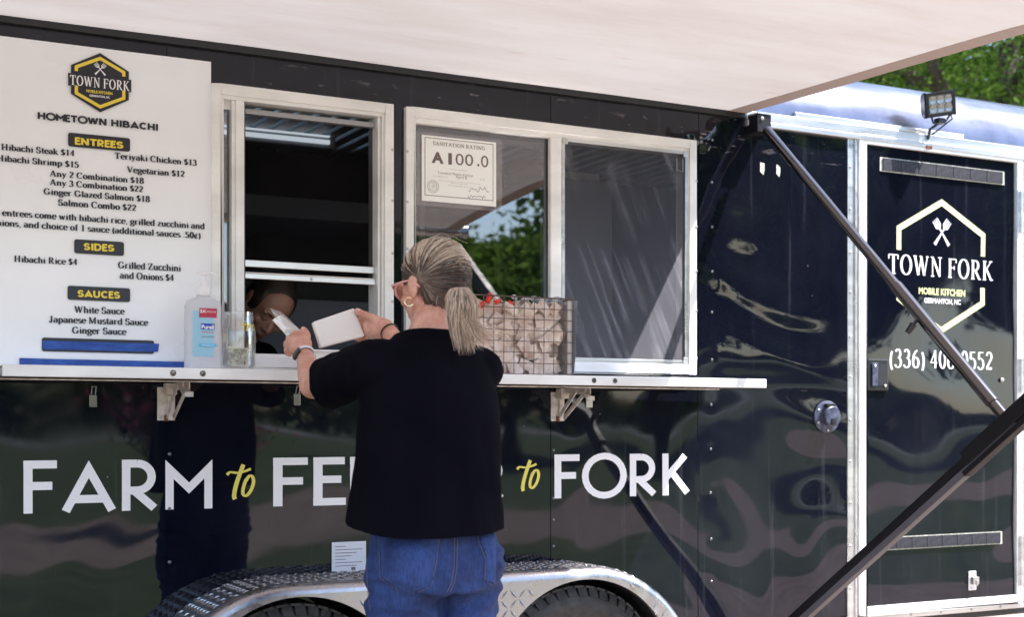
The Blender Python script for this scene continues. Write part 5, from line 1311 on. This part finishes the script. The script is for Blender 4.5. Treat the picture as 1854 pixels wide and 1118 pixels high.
# jeans
jn = MB()
N = 48; rings = []
for z, hx, hy, oy in ((1.02, .150, .105, .0), (.97, .168, .116, .0), (.91, .181, .132, -.004), (.86, .186, .138, -.008), (.82, .186, .134, -.008)):
    rings.append([Vector((WX+.012 + hx*math.cos(a), WY+oy + hy*math.sin(a) , z)) for a in [2*math.pi*i/N for i in range(N)]])
loft(jn, rings); jn.add(rings[0], [tuple(range(N))]); jn.add(rings[-1], [tuple(range(N))[::-1]])
for sx in (-1, 1):
    jn.ell((WX+.012+sx*.086, WY-.052, .885), (.088, .086, .105))
    hip = Vector((WX+.012+sx*.083, WY-.006, .84)); kn = Vector((WX+sx*.095, WY+.01, .47)); an = Vector((WX+sx*.10, WY-.02, .11))
    jn.chain([hip, hip.lerp(kn, .35), kn, an], [.101, .096, .074, .058])
me = remeshed(jn, .0058, 7)
def jf(p):
    x, y, z = p; v = .0060*noise.noise(Vector((x*8+z*6, y*8, z*15))) + .0015*noise.noise(Vector((x*30, y*30, z*38)))
    cr = math.exp(-((x-WX-.012)/.012)**2)*(.005 if z < .93 and y < WY else 0)
    zz = z - (.800 - .35*abs(x-WX-.012)); v -= .005*math.exp(-(zz/.012)**2)*(1 if y < WY else .2)
    v += .006*math.sin((z-.35*abs(x-WX)-.03*noise.noise(Vector((x*8,y*8,0))))*95)*math.exp(-((z-.80)/.06)**2)
    edge = abs(x-WX-.012) > .13
    if edge: v += .003*math.sin(z*160+x*20)*noise.noise(Vector((x*5, y*7, z*9)))*2
    return v - cr
sm_noise_disp(me, jf)
cut(me, [(Vector((0,0,1.01)), Vector((0,0,1)), 0)], .006)
jo = link('jeans', me, M['denim'], W)
bv = bvh_of(jo)
def proj(pts, off=.0012, n=10):
    out = []
    for (a, c) in zip(pts[:-1], pts[1:]):
        for i in range(n):
            f = i/n; d = ray(a[0]+(c[0]-a[0])*f, a[1]+(c[1]-a[1])*f); h = bv.ray_cast(CAM, d)
            if h[0]: out.append(h[0]-d*off)
    return out
def seam(pts, dbl=5, m='stitch'):
    b = MB(); 
    for dx in ((0,) if not dbl else (0, dbl)):
        q = proj([(x+dx, y) for x, y in pts])
        if len(q) > 2: b.tube(q, .0011, 5)
    return b
for pts, dbl in (([(684,950),(686,985),(688,1048),(712,1064),(736,1079),(762,1072),(781,1064),(790,1020),(797,965)], 0), ([(690,950),(691,985),(693,1045),(714,1058),(736,1072),(760,1066),(776,1060),(785,1020),(792,965)], 0),
                 ([(829,960),(828,990),(827,1030),(823,1055),(814,1075)], -5), ([(862,955),(868,985),(879,1012),(878,1052),(893,1062)], 0), ([(867,955),(873,985),(884,1012),(883,1048),(896,1055)], 0),
                 ([(668,960),(664,1000),(665,1060),(670,1112)], 0), ([(688,948),(720,956),(760,962),(800,966)], 0)):
    b = seam(pts, dbl)
    if b.v: b.build('stitching', M['stitch'], jo)
# pocket patches slightly proud
def patch(poly_px, m):
    b = MB(); pts = [(x, y) for x, y in poly_px]; xs = [p[0] for p in pts]; ys = [p[1] for p in pts]
    def inside(x, y):
        r_ = False; j = len(pts)-1
        for i in range(len(pts)):
            if (pts[i][1] > y) != (pts[j][1] > y) and x < (pts[j][0]-pts[i][0])*(y-pts[i][1])/(pts[j][1]-pts[i][1])+pts[i][0]: r_ = not r_
            j = i
        return r_
    st = 3; idx = {}
    for iy in range(int(min(ys)), int(max(ys)), st):
        for ix in range(int(min(xs)), int(max(xs)), st):
            if not inside(ix+1.5, iy+1.5): continue
            f = []
            for k_ in ((ix,iy),(ix+st,iy),(ix+st,iy+st),(ix,iy+st)):
                if k_ not in idx:
                    d = ray(*k_); h = bv.ray_cast(CAM, d)
                    if not h[0]: break
                    idx[k_] = len(b.v); b.v.append(tuple(h[0]-d*.0016))
                f.append(idx[k_])
            if len(f) == 4: b.f.append(tuple(f)); b.m.append(0)
    if b.f: 
        o = b.build('pocket', m, jo, smooth='all'); md = o.modifiers.new('s', 'SOLIDIFY'); md.thickness = .0014; md.offset = 0
patch([(686,952),(689,1048),(736,1080),(781,1065),(797,966)], M['denim']); patch([(864,955),(880,1012),(879,1052),(897,1062),(898,955)], M['denim'])
b = MB()
for sx in (-1, 1): b.cap((WX+sx*.10, WY-.075, .035), (WX+sx*.115, WY+.13, .030), .042, .036)
me = remeshed(b, .006, 4); link('shoes', me, M['white'], W)

# glasses, earring, watch, wrist band
b = MB(); gl = []
for sx in (-1, 1):
    cpt = lambda a: hq((sx*.034+.028*math.cos(a), .093-.012*abs(math.cos(a))*(1 if sx*math.cos(a) > 0 else 0), .004+.021*math.sin(a)))
    b.tube([cpt(2*math.pi*i/20) for i in range(21)], .0028, 8)
    b.tube([hq((sx*.062, .088, .014)), hq((sx*.080, .070, .013)), hq((sx*.082, .02, .010)), hq((sx*.083, -.015, .004)), hq((sx*.080, -.040, -.020))], [.0042, .004, .003, .003, .0032], 8)
b.tube([hq((-.010, .096, .006)), hq((0, .101, .009)), hq((.010, .096, .006))], .0025, 8)
b.build('glasses', M['pink'], W, smooth=True)
b = MB()
for sx in (-1, 1): b.add([hq((sx*.034+.026*math.cos(2*math.pi*i/16), .092, .004+.019*math.sin(2*math.pi*i/16))) for i in range(16)], [tuple(range(16))])
b.build('lenses', M['sleeve'], W)
b = MB(); ec = hq((-.083, -.010, -.052)); ec = P(732, 547, .0); ec = hq((-.082, .004, -.050))
fw_ = Vector((SA, CA, 0)); rt = Vector((CA, -SA, 0))
b.tube([ec + rt*.0115*math.cos(R(a)) + Vector((0,0,1))*.0115*math.sin(R(a)) for a in range(45, 345, 15)], .0021, 8); b.build('hoop_earring', M['gold'], W, smooth=True)
def band(c0, axis, r, w_, name, m, squash=1.0):
    ax = axis.normalized(); u = ax.orthogonal().normalized(); v = ax.cross(u); q = MB(); vs = []
    for (rr_, ww) in ((r, -w_/2), (r+.0022, -w_/2), (r+.0022, w_/2), (r, w_/2)):
        for i in range(36): a = 2*math.pi*i/36; vs.append(c0 + ax*ww + (u*math.cos(a)+v*math.sin(a))*rr_)
    q.add(vs, [(j*36+i, j*36+(i+1) % 36, ((j+1) % 4)*36+(i+1) % 36, ((j+1) % 4)*36+i) for j in range(4) for i in range(36)]); return q.build(name, M[m], W, smooth=True)
axL = (wrL-elL).normalized(); band(wrL - axL*.002, axL, .0290, .019, 'watch_strap', 'strap')
wc = P(537, 641, .512); b = MB(); rotm = basis(axL, Vector((-.9, -.3, .3)))
b.cbox(wc, (.034, .036, .010), rotm); b.build('watch_case', M['black'], W, bevel=.003)
axR = (wrR-elR).normalized(); band(wrR + axR*.004, axR, .0278, .004, 'hair_band', 'black')
# hair -----------------------------------------------------------------
sk = MB(); sk.ell(hq((0,-.018,.030)), (.0825,.104,.096), HR, 32, 20); sk.ell(hq((0,-.045,-.020)), (.072,.070,.075), HR, 28, 16)
me = remeshed(sk, .005, 4)
b_ = bmesh.new(); b_.from_mesh(me)
inv = HR.transposed()
def hairline(l):                                                   # local point inside the hair region?
    x, y, z = l
    if y > .045 and z < .055: return False
    if y > .0 and z < .006: return False
    if y > -.028 and z < .0: return False
    if z < (-.092 if y < -.03 else -.066): return False
    return True
kill = [v for v in b_.verts if not hairline(inv @ (v.co-Vector(Hc)))]
bmesh.ops.delete(b_, geom=kill, context='VERTS'); b_.to_mesh(me); b_.free()
hb0 = link('hair', me, M['hairbase'], W); md = hb0.modifiers.new('s', 'SOLIDIFY'); md.thickness = .003; md.offset = -1
hv = bvh_of(hb0)
tie = P(821, 518, 1.0); tl = inv @ (tie-Vector(Hc)); td = tl.normalized(); tie = Vector(Hc) + HR @ (td*.121)
up_, br_, kk = MB(), MB(), 0
rg = random.Random(11)
cen = Vector(Hc) + HR @ Vector((0,-.02,.01))
def surf(dirw):
    h = hv.ray_cast(cen + dirw*.25, -dirw)
    return h[0] if h[0] else None
tdir = (tie-cen).normalized()
while kk < 3000:
    # start on the hairline or the scalp
    v = Vector((rg.gauss(0,1), rg.gauss(0,1), rg.gauss(0,1))).normalized(); l = inv @ v
    p = surf(v)
    if p is None: continue
    lp = inv @ (p-Vector(Hc)); kk += 1
    pts = []; ang = v.angle(tdir)
    if ang < .12: continue
    n = 9; jit = rg.uniform(.0003, .0034); lift = rg.uniform(0, .004)
    sway = rg.uniform(-.06, .06)
    axs = v.cross(tdir).normalized()
    for i in range(n+1):
        f = i/n
        d = (Matrix.Rotation(ang*f, 3, axs) @ v); d = (d + axs*sway*math.sin(f*math.pi)).normalized()
        q = surf(d)
        if q is None: continue
        pts.append(q + d*(jit + lift*math.sin(f*math.pi)))
    if len(pts) < 4: continue
    pts.append(tie + tdir*rg.uniform(-.004,.006) + Vector((rg.uniform(-.006,.006), 0, rg.uniform(-.007,.007))))
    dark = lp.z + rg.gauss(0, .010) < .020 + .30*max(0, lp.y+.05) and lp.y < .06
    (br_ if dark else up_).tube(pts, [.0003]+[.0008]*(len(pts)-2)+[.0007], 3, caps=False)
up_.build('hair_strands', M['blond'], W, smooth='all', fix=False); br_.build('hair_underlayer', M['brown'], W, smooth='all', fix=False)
# hair tie (hair wrapped round) and ponytail
b = MB(); tq = tdir.orthogonal().normalized(); tw = tdir.cross(tq)
for j in range(5):
    cc = tie + tdir*(.000+.0035*j); b.tube([cc + (tq*math.cos(a)+tw*math.sin(a))*(.0150+.001*(j % 2)) for a in [2*math.pi*i/20 for i in range(21)]], .0032, 6)
b.build('hair_tie', M['blond'], W, smooth=True)
pt_, pd_ = MB(), MB()
dT = 1.03
ctrl = [tie + tdir*.006, P(832, 524, 1.245), P(838, 552, 1.265), P(838, 592, 1.255), P(841, 640, 1.25)]
for i in range(1000):
    a = rg.uniform(0, 2*math.pi); rr_ = math.sqrt(rg.random()); L_ = rg.uniform(.62, 1.03)
    flick = max(0, rg.gauss(.35, .6)); pts = []; n = 12; side = rr_*math.cos(a); dep = rr_*math.sin(a); wob = rg.uniform(-1, 1)
    for j in range(n+1):
        f = j/n*L_; t = f*(len(ctrl)-1); k_ = min(int(t), len(ctrl)-2); fr = t-k_
        c = ctrl[k_].lerp(ctrl[k_+1], fr*fr*(3-2*fr) if k_ == 0 else fr)
        spread = .007 + .026*min(1, f*2.6)**1.3 - .010*max(0, f-.6)/.4
        e = rt*side*spread*(1.0 + .15*f) + fw_*dep*spread*.55 + rt*(.0055*math.sin(f*6.5+wob*2.2)) + fw_*.004*math.sin(f*8+wob*5) - rt*.008*f*wob
        e += rt*flick*.055*max(0, f-.66)/.32*max(0, side+.6) + Vector((0,0,1))*flick*.030*(max(0, f-.75)/.25)**2
        pts.append(c+e)
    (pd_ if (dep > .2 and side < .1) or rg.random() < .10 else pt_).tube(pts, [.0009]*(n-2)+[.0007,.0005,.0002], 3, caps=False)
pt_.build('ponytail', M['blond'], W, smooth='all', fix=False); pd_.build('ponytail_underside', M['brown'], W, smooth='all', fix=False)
b = MB()                                                           # wisps at the nape and over the brow
for i in range(46):
    s0 = hq((rg.uniform(-.055, .04), rg.uniform(-.085, -.05), rg.uniform(-.075, -.045))); d0 = Vector((rg.uniform(-.6,.8), rg.uniform(-.3,0), -1)).normalized(); L_ = rg.uniform(.02, .05); cu = rg.uniform(-1, 1)
    b.tube([s0 + d0*L_*f + rt*cu*.012*math.sin(f*4) - fw_*.006 for f in (0, .25, .5, .75, 1)], .00045, 3, caps=False)
for i in range(34):
    s0 = hq((rg.uniform(-.06, .05), rg.uniform(-.11, .07), .098 + rg.uniform(-.03, .012))); d0 = Vector((rg.uniform(-1,1), rg.uniform(-1,1), rg.uniform(.1,1))).normalized(); L_ = rg.uniform(.01, .035)
    b.tube([s0 + d0*L_*f + rt*.012*math.sin(f*3+i) for f in (0, .33, .66, 1)], .0004, 3, caps=False)
b.build('loose_wisps', M['blond'], W, smooth='all', fix=False)

# what she holds --------------------------------------------------------
def slab(name, q, th, m, bev=.002, parent=None):
    """thick sheet from four corners"""
    nrm = (q[1]-q[0]).cross(q[3]-q[0]).normalized(); 
    if nrm.y < 0: nrm = -nrm
    b = MB(); vs = list(q)+[v + nrm*th for v in q]
    b.add(vs, [(0,1,2,3),(7,6,5,4),(0,4,5,1),(1,5,6,2),(2,6,7,3),(3,7,4,0)]); return b.build(name, M[m], parent, bevel=bev)
o = slab('takeout_box', [P(567, 583, .445), P(641, 558, .442), P(661, 608, .455), P(581, 629, .46)], .022, 'foam', .004)
tag(o, 'closed white takeout box tilted in the raised right hand of the woman', 'takeout box')
tray = empty('takeout_tray', P(605, 640, .30), 'open white takeout tray resting low on the counter under the tilted box', 'takeout tray')
tz = cz1+.002; tx0, tx1 = X(570, .28), X(648, .28)
b = MB(); r0 = [(tx0, -.29), (tx1, -.29), (tx1, -.12), (tx0, -.12)]; e = .012
vs = [(x+(e if x == tx0 else -e), y+(e if y < -.2 else -e), tz) for x, y in r0] + [(x, y, tz+.030) for x, y in r0] + [(x+(.004 if x == tx0 else -.004), y+(.004 if y < -.2 else -.004), tz+.030) for x, y in r0] + [(x+(e+.004 if x == tx0 else -e-.004), y+(e+.004 if y < -.2 else -e-.004), tz+.004) for x, y in r0]
b.add(vs, [(3,2,1,0)] + [(i, (i+1) % 4, 4+(i+1) % 4, 4+i) for i in range(4)] + [(4+i, 4+(i+1) % 4, 8+(i+1) % 4, 8+i) for i in range(4)] + [(8+i, 8+(i+1) % 4, 12+(i+1) % 4, 12+i) for i in range(4)] + [(12,13,14,15)]); b.build('tray_base', M['foam'], tray, bevel=.002)
b = MB(); b.box((tx0+.004, -.118, tz+.028), (tx1-.004, -.112, tz+.072)); b.box((tx0+.004, -.135, tz+.068), (tx1-.004, -.1185, tz+.074)); b.build('tray_lid', M['foam'], tray, bevel=.003)
PB = empty('cutlery_bag', P(515, 590, .40), 'clear plastic sleeve with wrapped white cutlery in the left hand of the woman', 'cutlery bag')
q = [P(493, 580, .385), P(508, 571, .380), P(545, 600, .400), P(526, 615, .405)]
b = MB(); n1, n2 = 14, 7; vs = []
for i in range(n1+1):
    for j in range(n2+1):
        f, h_ = i/n1, j/n2; p = q[0].lerp(q[3], f).lerp(q[1].lerp(q[2], f), h_)
        vs.append(p - fw_*(.006*math.sin(math.pi*h_)*math.sin(math.pi*min(1,f*1.1+.05))) + Vector((0,0,1))*.0012*noise.noise(p*140) - fw_*.0025*noise.noise(p*90))
b.add(vs, [(i*(n2+1)+j, (i+1)*(n2+1)+j, (i+1)*(n2+1)+j+1, i*(n2+1)+j+1) for i in range(n1) for j in range(n2)]); o = b.build('wrapped_napkin', M['foam'], PB, smooth='all'); md = o.modifiers.new('s', 'SOLIDIFY'); md.thickness = .006; md.offset = 0
q = [P(489, 558, .375), P(511, 567, .372), P(549, 601, .396), P(524, 618, .402)]
b = MB(); vs = []
for i in range(n1+1):
    for j in range(n2+1):
        f, h_ = i/n1, j/n2; p = q[0].lerp(q[3], f).lerp(q[1].lerp(q[2], f), h_)
        vs.append(p - fw_*(.008 + .006*math.sin(math.pi*h_)) - fw_*.006*noise.noise(p*60) + Vector((0,0,1))*.003*noise.noise(p*70+Vector((5,5,5))))
b.add(vs, [(i*(n2+1)+j, (i+1)*(n2+1)+j, (i+1)*(n2+1)+j+1, i*(n2+1)+j+1) for i in range(n1) for j in range(n2)]); b.build('clear_sleeve', M['bagm'], PB, smooth='all')

# the worker inside -----------------------------------------------------
K = empty('person', (P(470, 600, -.35).x-.05, .45, .46), 'dark haired worker in black bending down inside behind the serving window sash', 'person')
kc = P(486, 556, -.30); KR = basis((-.05, -.62, -.60), (.45, -.60, .62))
b = MB(); kq = head(b, kc, KR, 1.0)
nk = kc + KR @ Vector((0, -.06, -.10)); ch = nk + Vector((-.02, .12, -.10))
b.cap(nk, kq((0,-.02,-.06)), .052, .050); b.cap(nk, ch, .055, .09); b.ell(ch+Vector((0,.08,-.16)), (.17,.12,.24)); b.ell((ch.x, ch.y+.1, 1.0), (.15,.11,.2))
b.cap(ch+Vector((-.14,.03,-.05)), ch+Vector((-.16,-.06,-.30)), .045, .038); b.cap(ch+Vector((.14,.03,-.05)), ch+Vector((.17,-.05,-.30)), .045, .038)
b.cap(ch+Vector((-.16,-.06,-.30)), ch+Vector((-.06,-.20,-.28)), .038, .026); b.cap(ch+Vector((.17,-.05,-.30)), ch+Vector((.10,-.20,-.28)), .038, .026)
for sx in (-1, 1): b.chain([Vector((ch.x+sx*.09, ch.y+.1, .98)), Vector((ch.x+sx*.09, ch.y+.1, .70)), Vector((ch.x+sx*.09, ch.y+.1, .50))], [.085, .06, .04])
for hx_ in (-.06, .10):
    for i in range(4): b.chain([ch+Vector((hx_+.014*i-.02, -.20, -.28)), ch+Vector((hx_+.016*i-.024, -.25, -.285)), ch+Vector((hx_+.016*i-.024, -.27, -.305))], [.011, .009, .0075])
    b.chain([ch+Vector((hx_-.03, -.19, -.27)), ch+Vector((hx_-.05, -.225, -.27))], [.012, .009])
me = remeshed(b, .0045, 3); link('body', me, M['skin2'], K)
b = MB(); b.ell(kq((0,-.030,.036)), (.082,.096,.092), KR, 28, 18); b.ell(kq((0,-.07,-.01)), (.065,.06,.07), KR)
for sx in (-1, 1): b.ell(kq((sx*.060, .0, .02)), (.022,.04,.06), KR)
b.ell(kq((0,-.13,.03)), (.035,.035,.035), KR); me = remeshed(b, .006, 3); link('hair', me, M['hairdark'], K)
b = MB()
for sx in (-1, 1): b.tube([kq((sx*.014,.086,.016)), kq((sx*.032,.087,.024)), kq((sx*.052,.074,.017))], [.0022,.003,.0016], 6); b.tube([kq((sx*.018,.0815,-.004)), kq((sx*.032,.084,-.008)), kq((sx*.048,.074,-.003))], .0014, 6)
b.build('brows_and_lashes', M['hairdark'], K)
b = MB(); b.cap(ch+Vector((0,.0,.0)), ch+Vector((0,.06,-.10)), .10, .14); b.ell(ch+Vector((0,.09,-.17)), (.19,.14,.25)); b.ell((ch.x, ch.y+.1, 1.0), (.17,.13,.2))
for sx in (-1, 1): b.cap(ch+Vector((sx*.12,.03,-.05)), ch+Vector((sx*.165,-.03,-.20)), .064, .055)
me = remeshed(b, .01, 5); link('shirt', me, M['shirt'], K)
b = MB()
for sx in (-1, 1): b.chain([Vector((ch.x+sx*.09, ch.y+.1, .95)), Vector((ch.x+sx*.09, ch.y+.1, .54))], [.105, .07])
me = remeshed(b, .012, 4); link('trousers', me, M['black'], K)

# ------------------------------------------------------------------ trees
def tree_mesh(seed, H, spread, trunk_r, nleaf, leaf, lo=.3):
    rg = random.Random(seed); tb = MB(); tips = []
    def limb(p, d, L_, r_, lev):
        pts = [p]; q = p.copy(); dd = d.copy()
        for i in range(4):
            dd = (dd + Vector((rg.uniform(-.22,.22), rg.uniform(-.22,.22), rg.uniform(-.05,.16)))).normalized(); q = q + dd*L_/4; pts.append(q.copy())
        tb.tube(pts, [r_*(1-.16*i) for i in range(5)], 7 if lev < 2 else 5)
        if lev >= 3: tips.extend(pts[1:]); return
        if lev >= 2: tips.extend(pts[2:])
        for k_ in range(rg.randint(3, 4)):
            f = rg.uniform(.4, 1); bp = pts[min(4, int(f*4))]
            nd = (dd*.5 + Vector((rg.uniform(-1,1), rg.uniform(-1,1), rg.uniform(-.15,.7)))).normalized(); limb(bp, nd, L_*rg.uniform(.55,.75), r_*.5, lev+1)
    base = Vector((0,0,0)); tk = [base, Vector((.05,0,H*lo*.5)), Vector((.0,.08,H*lo)), Vector((.1,0,H*.6))]
    tb.tube(tk, [trunk_r*1.25, trunk_r, trunk_r*.85, trunk_r*.4], 12)
    for k_ in range(9):
        a = k_*2.4; z = H*(lo + .3*(k_/9)); limb(Vector((.03,.03,z)), Vector((math.cos(a), math.sin(a), .45+.3*k_/9)).normalized(), spread*rg.uniform(.45,.6), trunk_r*.42, 1)
    lb = MB()
    for i in range(nleaf):
        t = rg.choice(tips); p = t + Vector((rg.gauss(0,1), rg.gauss(0,1), rg.gauss(0,.7)))*spread*.10
        s = leaf*rg.uniform(.6, 1.3); u = Vector((rg.gauss(0,1), rg.gauss(0,1), rg.gauss(0,.5))).normalized(); v = u.orthogonal().normalized(); v = (Matrix.Rotation(rg.uniform(0,6.28), 3, u) @ v)
        lb.v += [tuple(p-u*s), tuple(p+v*s*.5), tuple(p+u*s), tuple(p-v*s*.5)]; k_ = len(lb.v); lb.f.append((k_-4,k_-3,k_-2,k_-1)); lb.m.append(0)
    return tb, lb
def tree(name, label, seed, loc, H, spread, r_, nl, leaf, lm_='leaf', group=None, lo=.3):
    t = empty(name, (0,0,0), label, 'tree', group)
    tb, lb = tree_mesh(seed, H, spread, r_, nl, leaf, lo)
    tb.build('trunk', M['bark'], t, smooth='all', fix=False); lb.build('crown', M[lm_], t, fix=False); t.location = loc; return t
def at(px, dist):
    a = (px-CX)/FPX; d = Vector((SA+a*CA, CA-a*SA, 0)).normalized(); p = CAM + d*dist; p.z = 0; return p
tree('shade_tree', 'large leafy green tree behind the trailer roof at the upper right, limbs showing through', 21, at(1815, 17), 9.5, 6.2, .26, 90000, .036, 'leaf', 'trees behind the trailer', .28)
tree('shade_tree', 'darker bushy tree behind the trailer, left of the large leafy one', 34, at(1560, 26), 9, 6, .24, 45000, .075, 'leafd', 'trees behind the trailer', .3)
tree('shade_tree', 'sunlit yellow green tree farthest behind the trailer roof', 55, at(1900, 34), 11, 8, .3, 40000, .11, 'leaf', 'trees behind the trailer', .2)
# trees across the lawn, seen mirrored in the panes and the paint
t0 = tree('lawn_tree', 'round green tree across the lawn mirrored in the sliding window pane', 77, (16.6, -27, 0), 7.0, 4.4, .22, 80000, .14, 'leaf', 'trees across the lawn', .22)
for i, (x, y, s, rz, lab_) in enumerate(((-6, -34, 1.0, 1.0, 'green tree across the lawn in line with the menu banner'), (2, -42, 1.15, 2.0, 'green tree across the lawn opposite the serving window'), (27, -34, 2.0, 3.0, 'tall green tree across the lawn opposite the entry door'),
        (38, -38, 2.3, 4.2, 'tallest tree at the right end of the row across the lawn'), (52, -36, 2.1, .6, 'last tree of the row across the lawn beyond the trailer front'), (7, -64, 1.1, 5.0, 'far tree beyond the first lawn near the road'))):
    c = copy_tree(t0); c.location = (x, y, 0); c.scale = (s, s, s); c.rotation_euler = (0, 0, rz); c['label'] = lab_
b = MB(); rg = random.Random(8)                                    # far woods: one mass
for i in range(26000):
    x = rg.uniform(-140, 170); hgt_ = 4.5+3.0*noise.noise(Vector((x*.05, 1, 2)))+1.5*noise.noise(Vector((x*.2, 4, 2))); z = rg.random()**.7*hgt_; y = -98+rg.uniform(-5, 5)*(1-z/hgt_*.5); s = rg.uniform(.3, .6)
    u = Vector((rg.gauss(0,1), rg.gauss(0,1), rg.gauss(0,1))).normalized(); v = u.orthogonal().normalized(); p = Vector((x, y, z))
    b.v += [tuple(p-u*s), tuple(p+v*s*.7), tuple(p+u*s), tuple(p-v*s*.7)]; k_ = len(b.v); b.f.append((k_-4,k_-3,k_-2,k_-1)); b.m.append(0)
o = b.build('woods', M['leafd'], None, fix=False); tag(o, 'low belt of dark woods beyond the road on the far side of the lawn', 'woods', kind='stuff')
# crape myrtle in pink bloom, mirrored in the narrow pane
sh0 = empty('flowering_shrub', (0, 0, 0), 'pink flowering shrub on the lawn mirrored in the narrow pane of the serving window', 'shrub')
tb, lb = tree_mesh(91, 3.0, 1.7, .06, 3500, .05, .15); tb.build('stems', M['bark'], sh0, fix=False); lb.build('foliage', M['leafd'], sh0, fix=False)
tb, lb = tree_mesh(91, 3.1, 1.8, .06, 1600, .06, .18); lb.build('blossom', M['petal'], sh0, fix=False); sh0.location = (4.4, -13.5, 0)
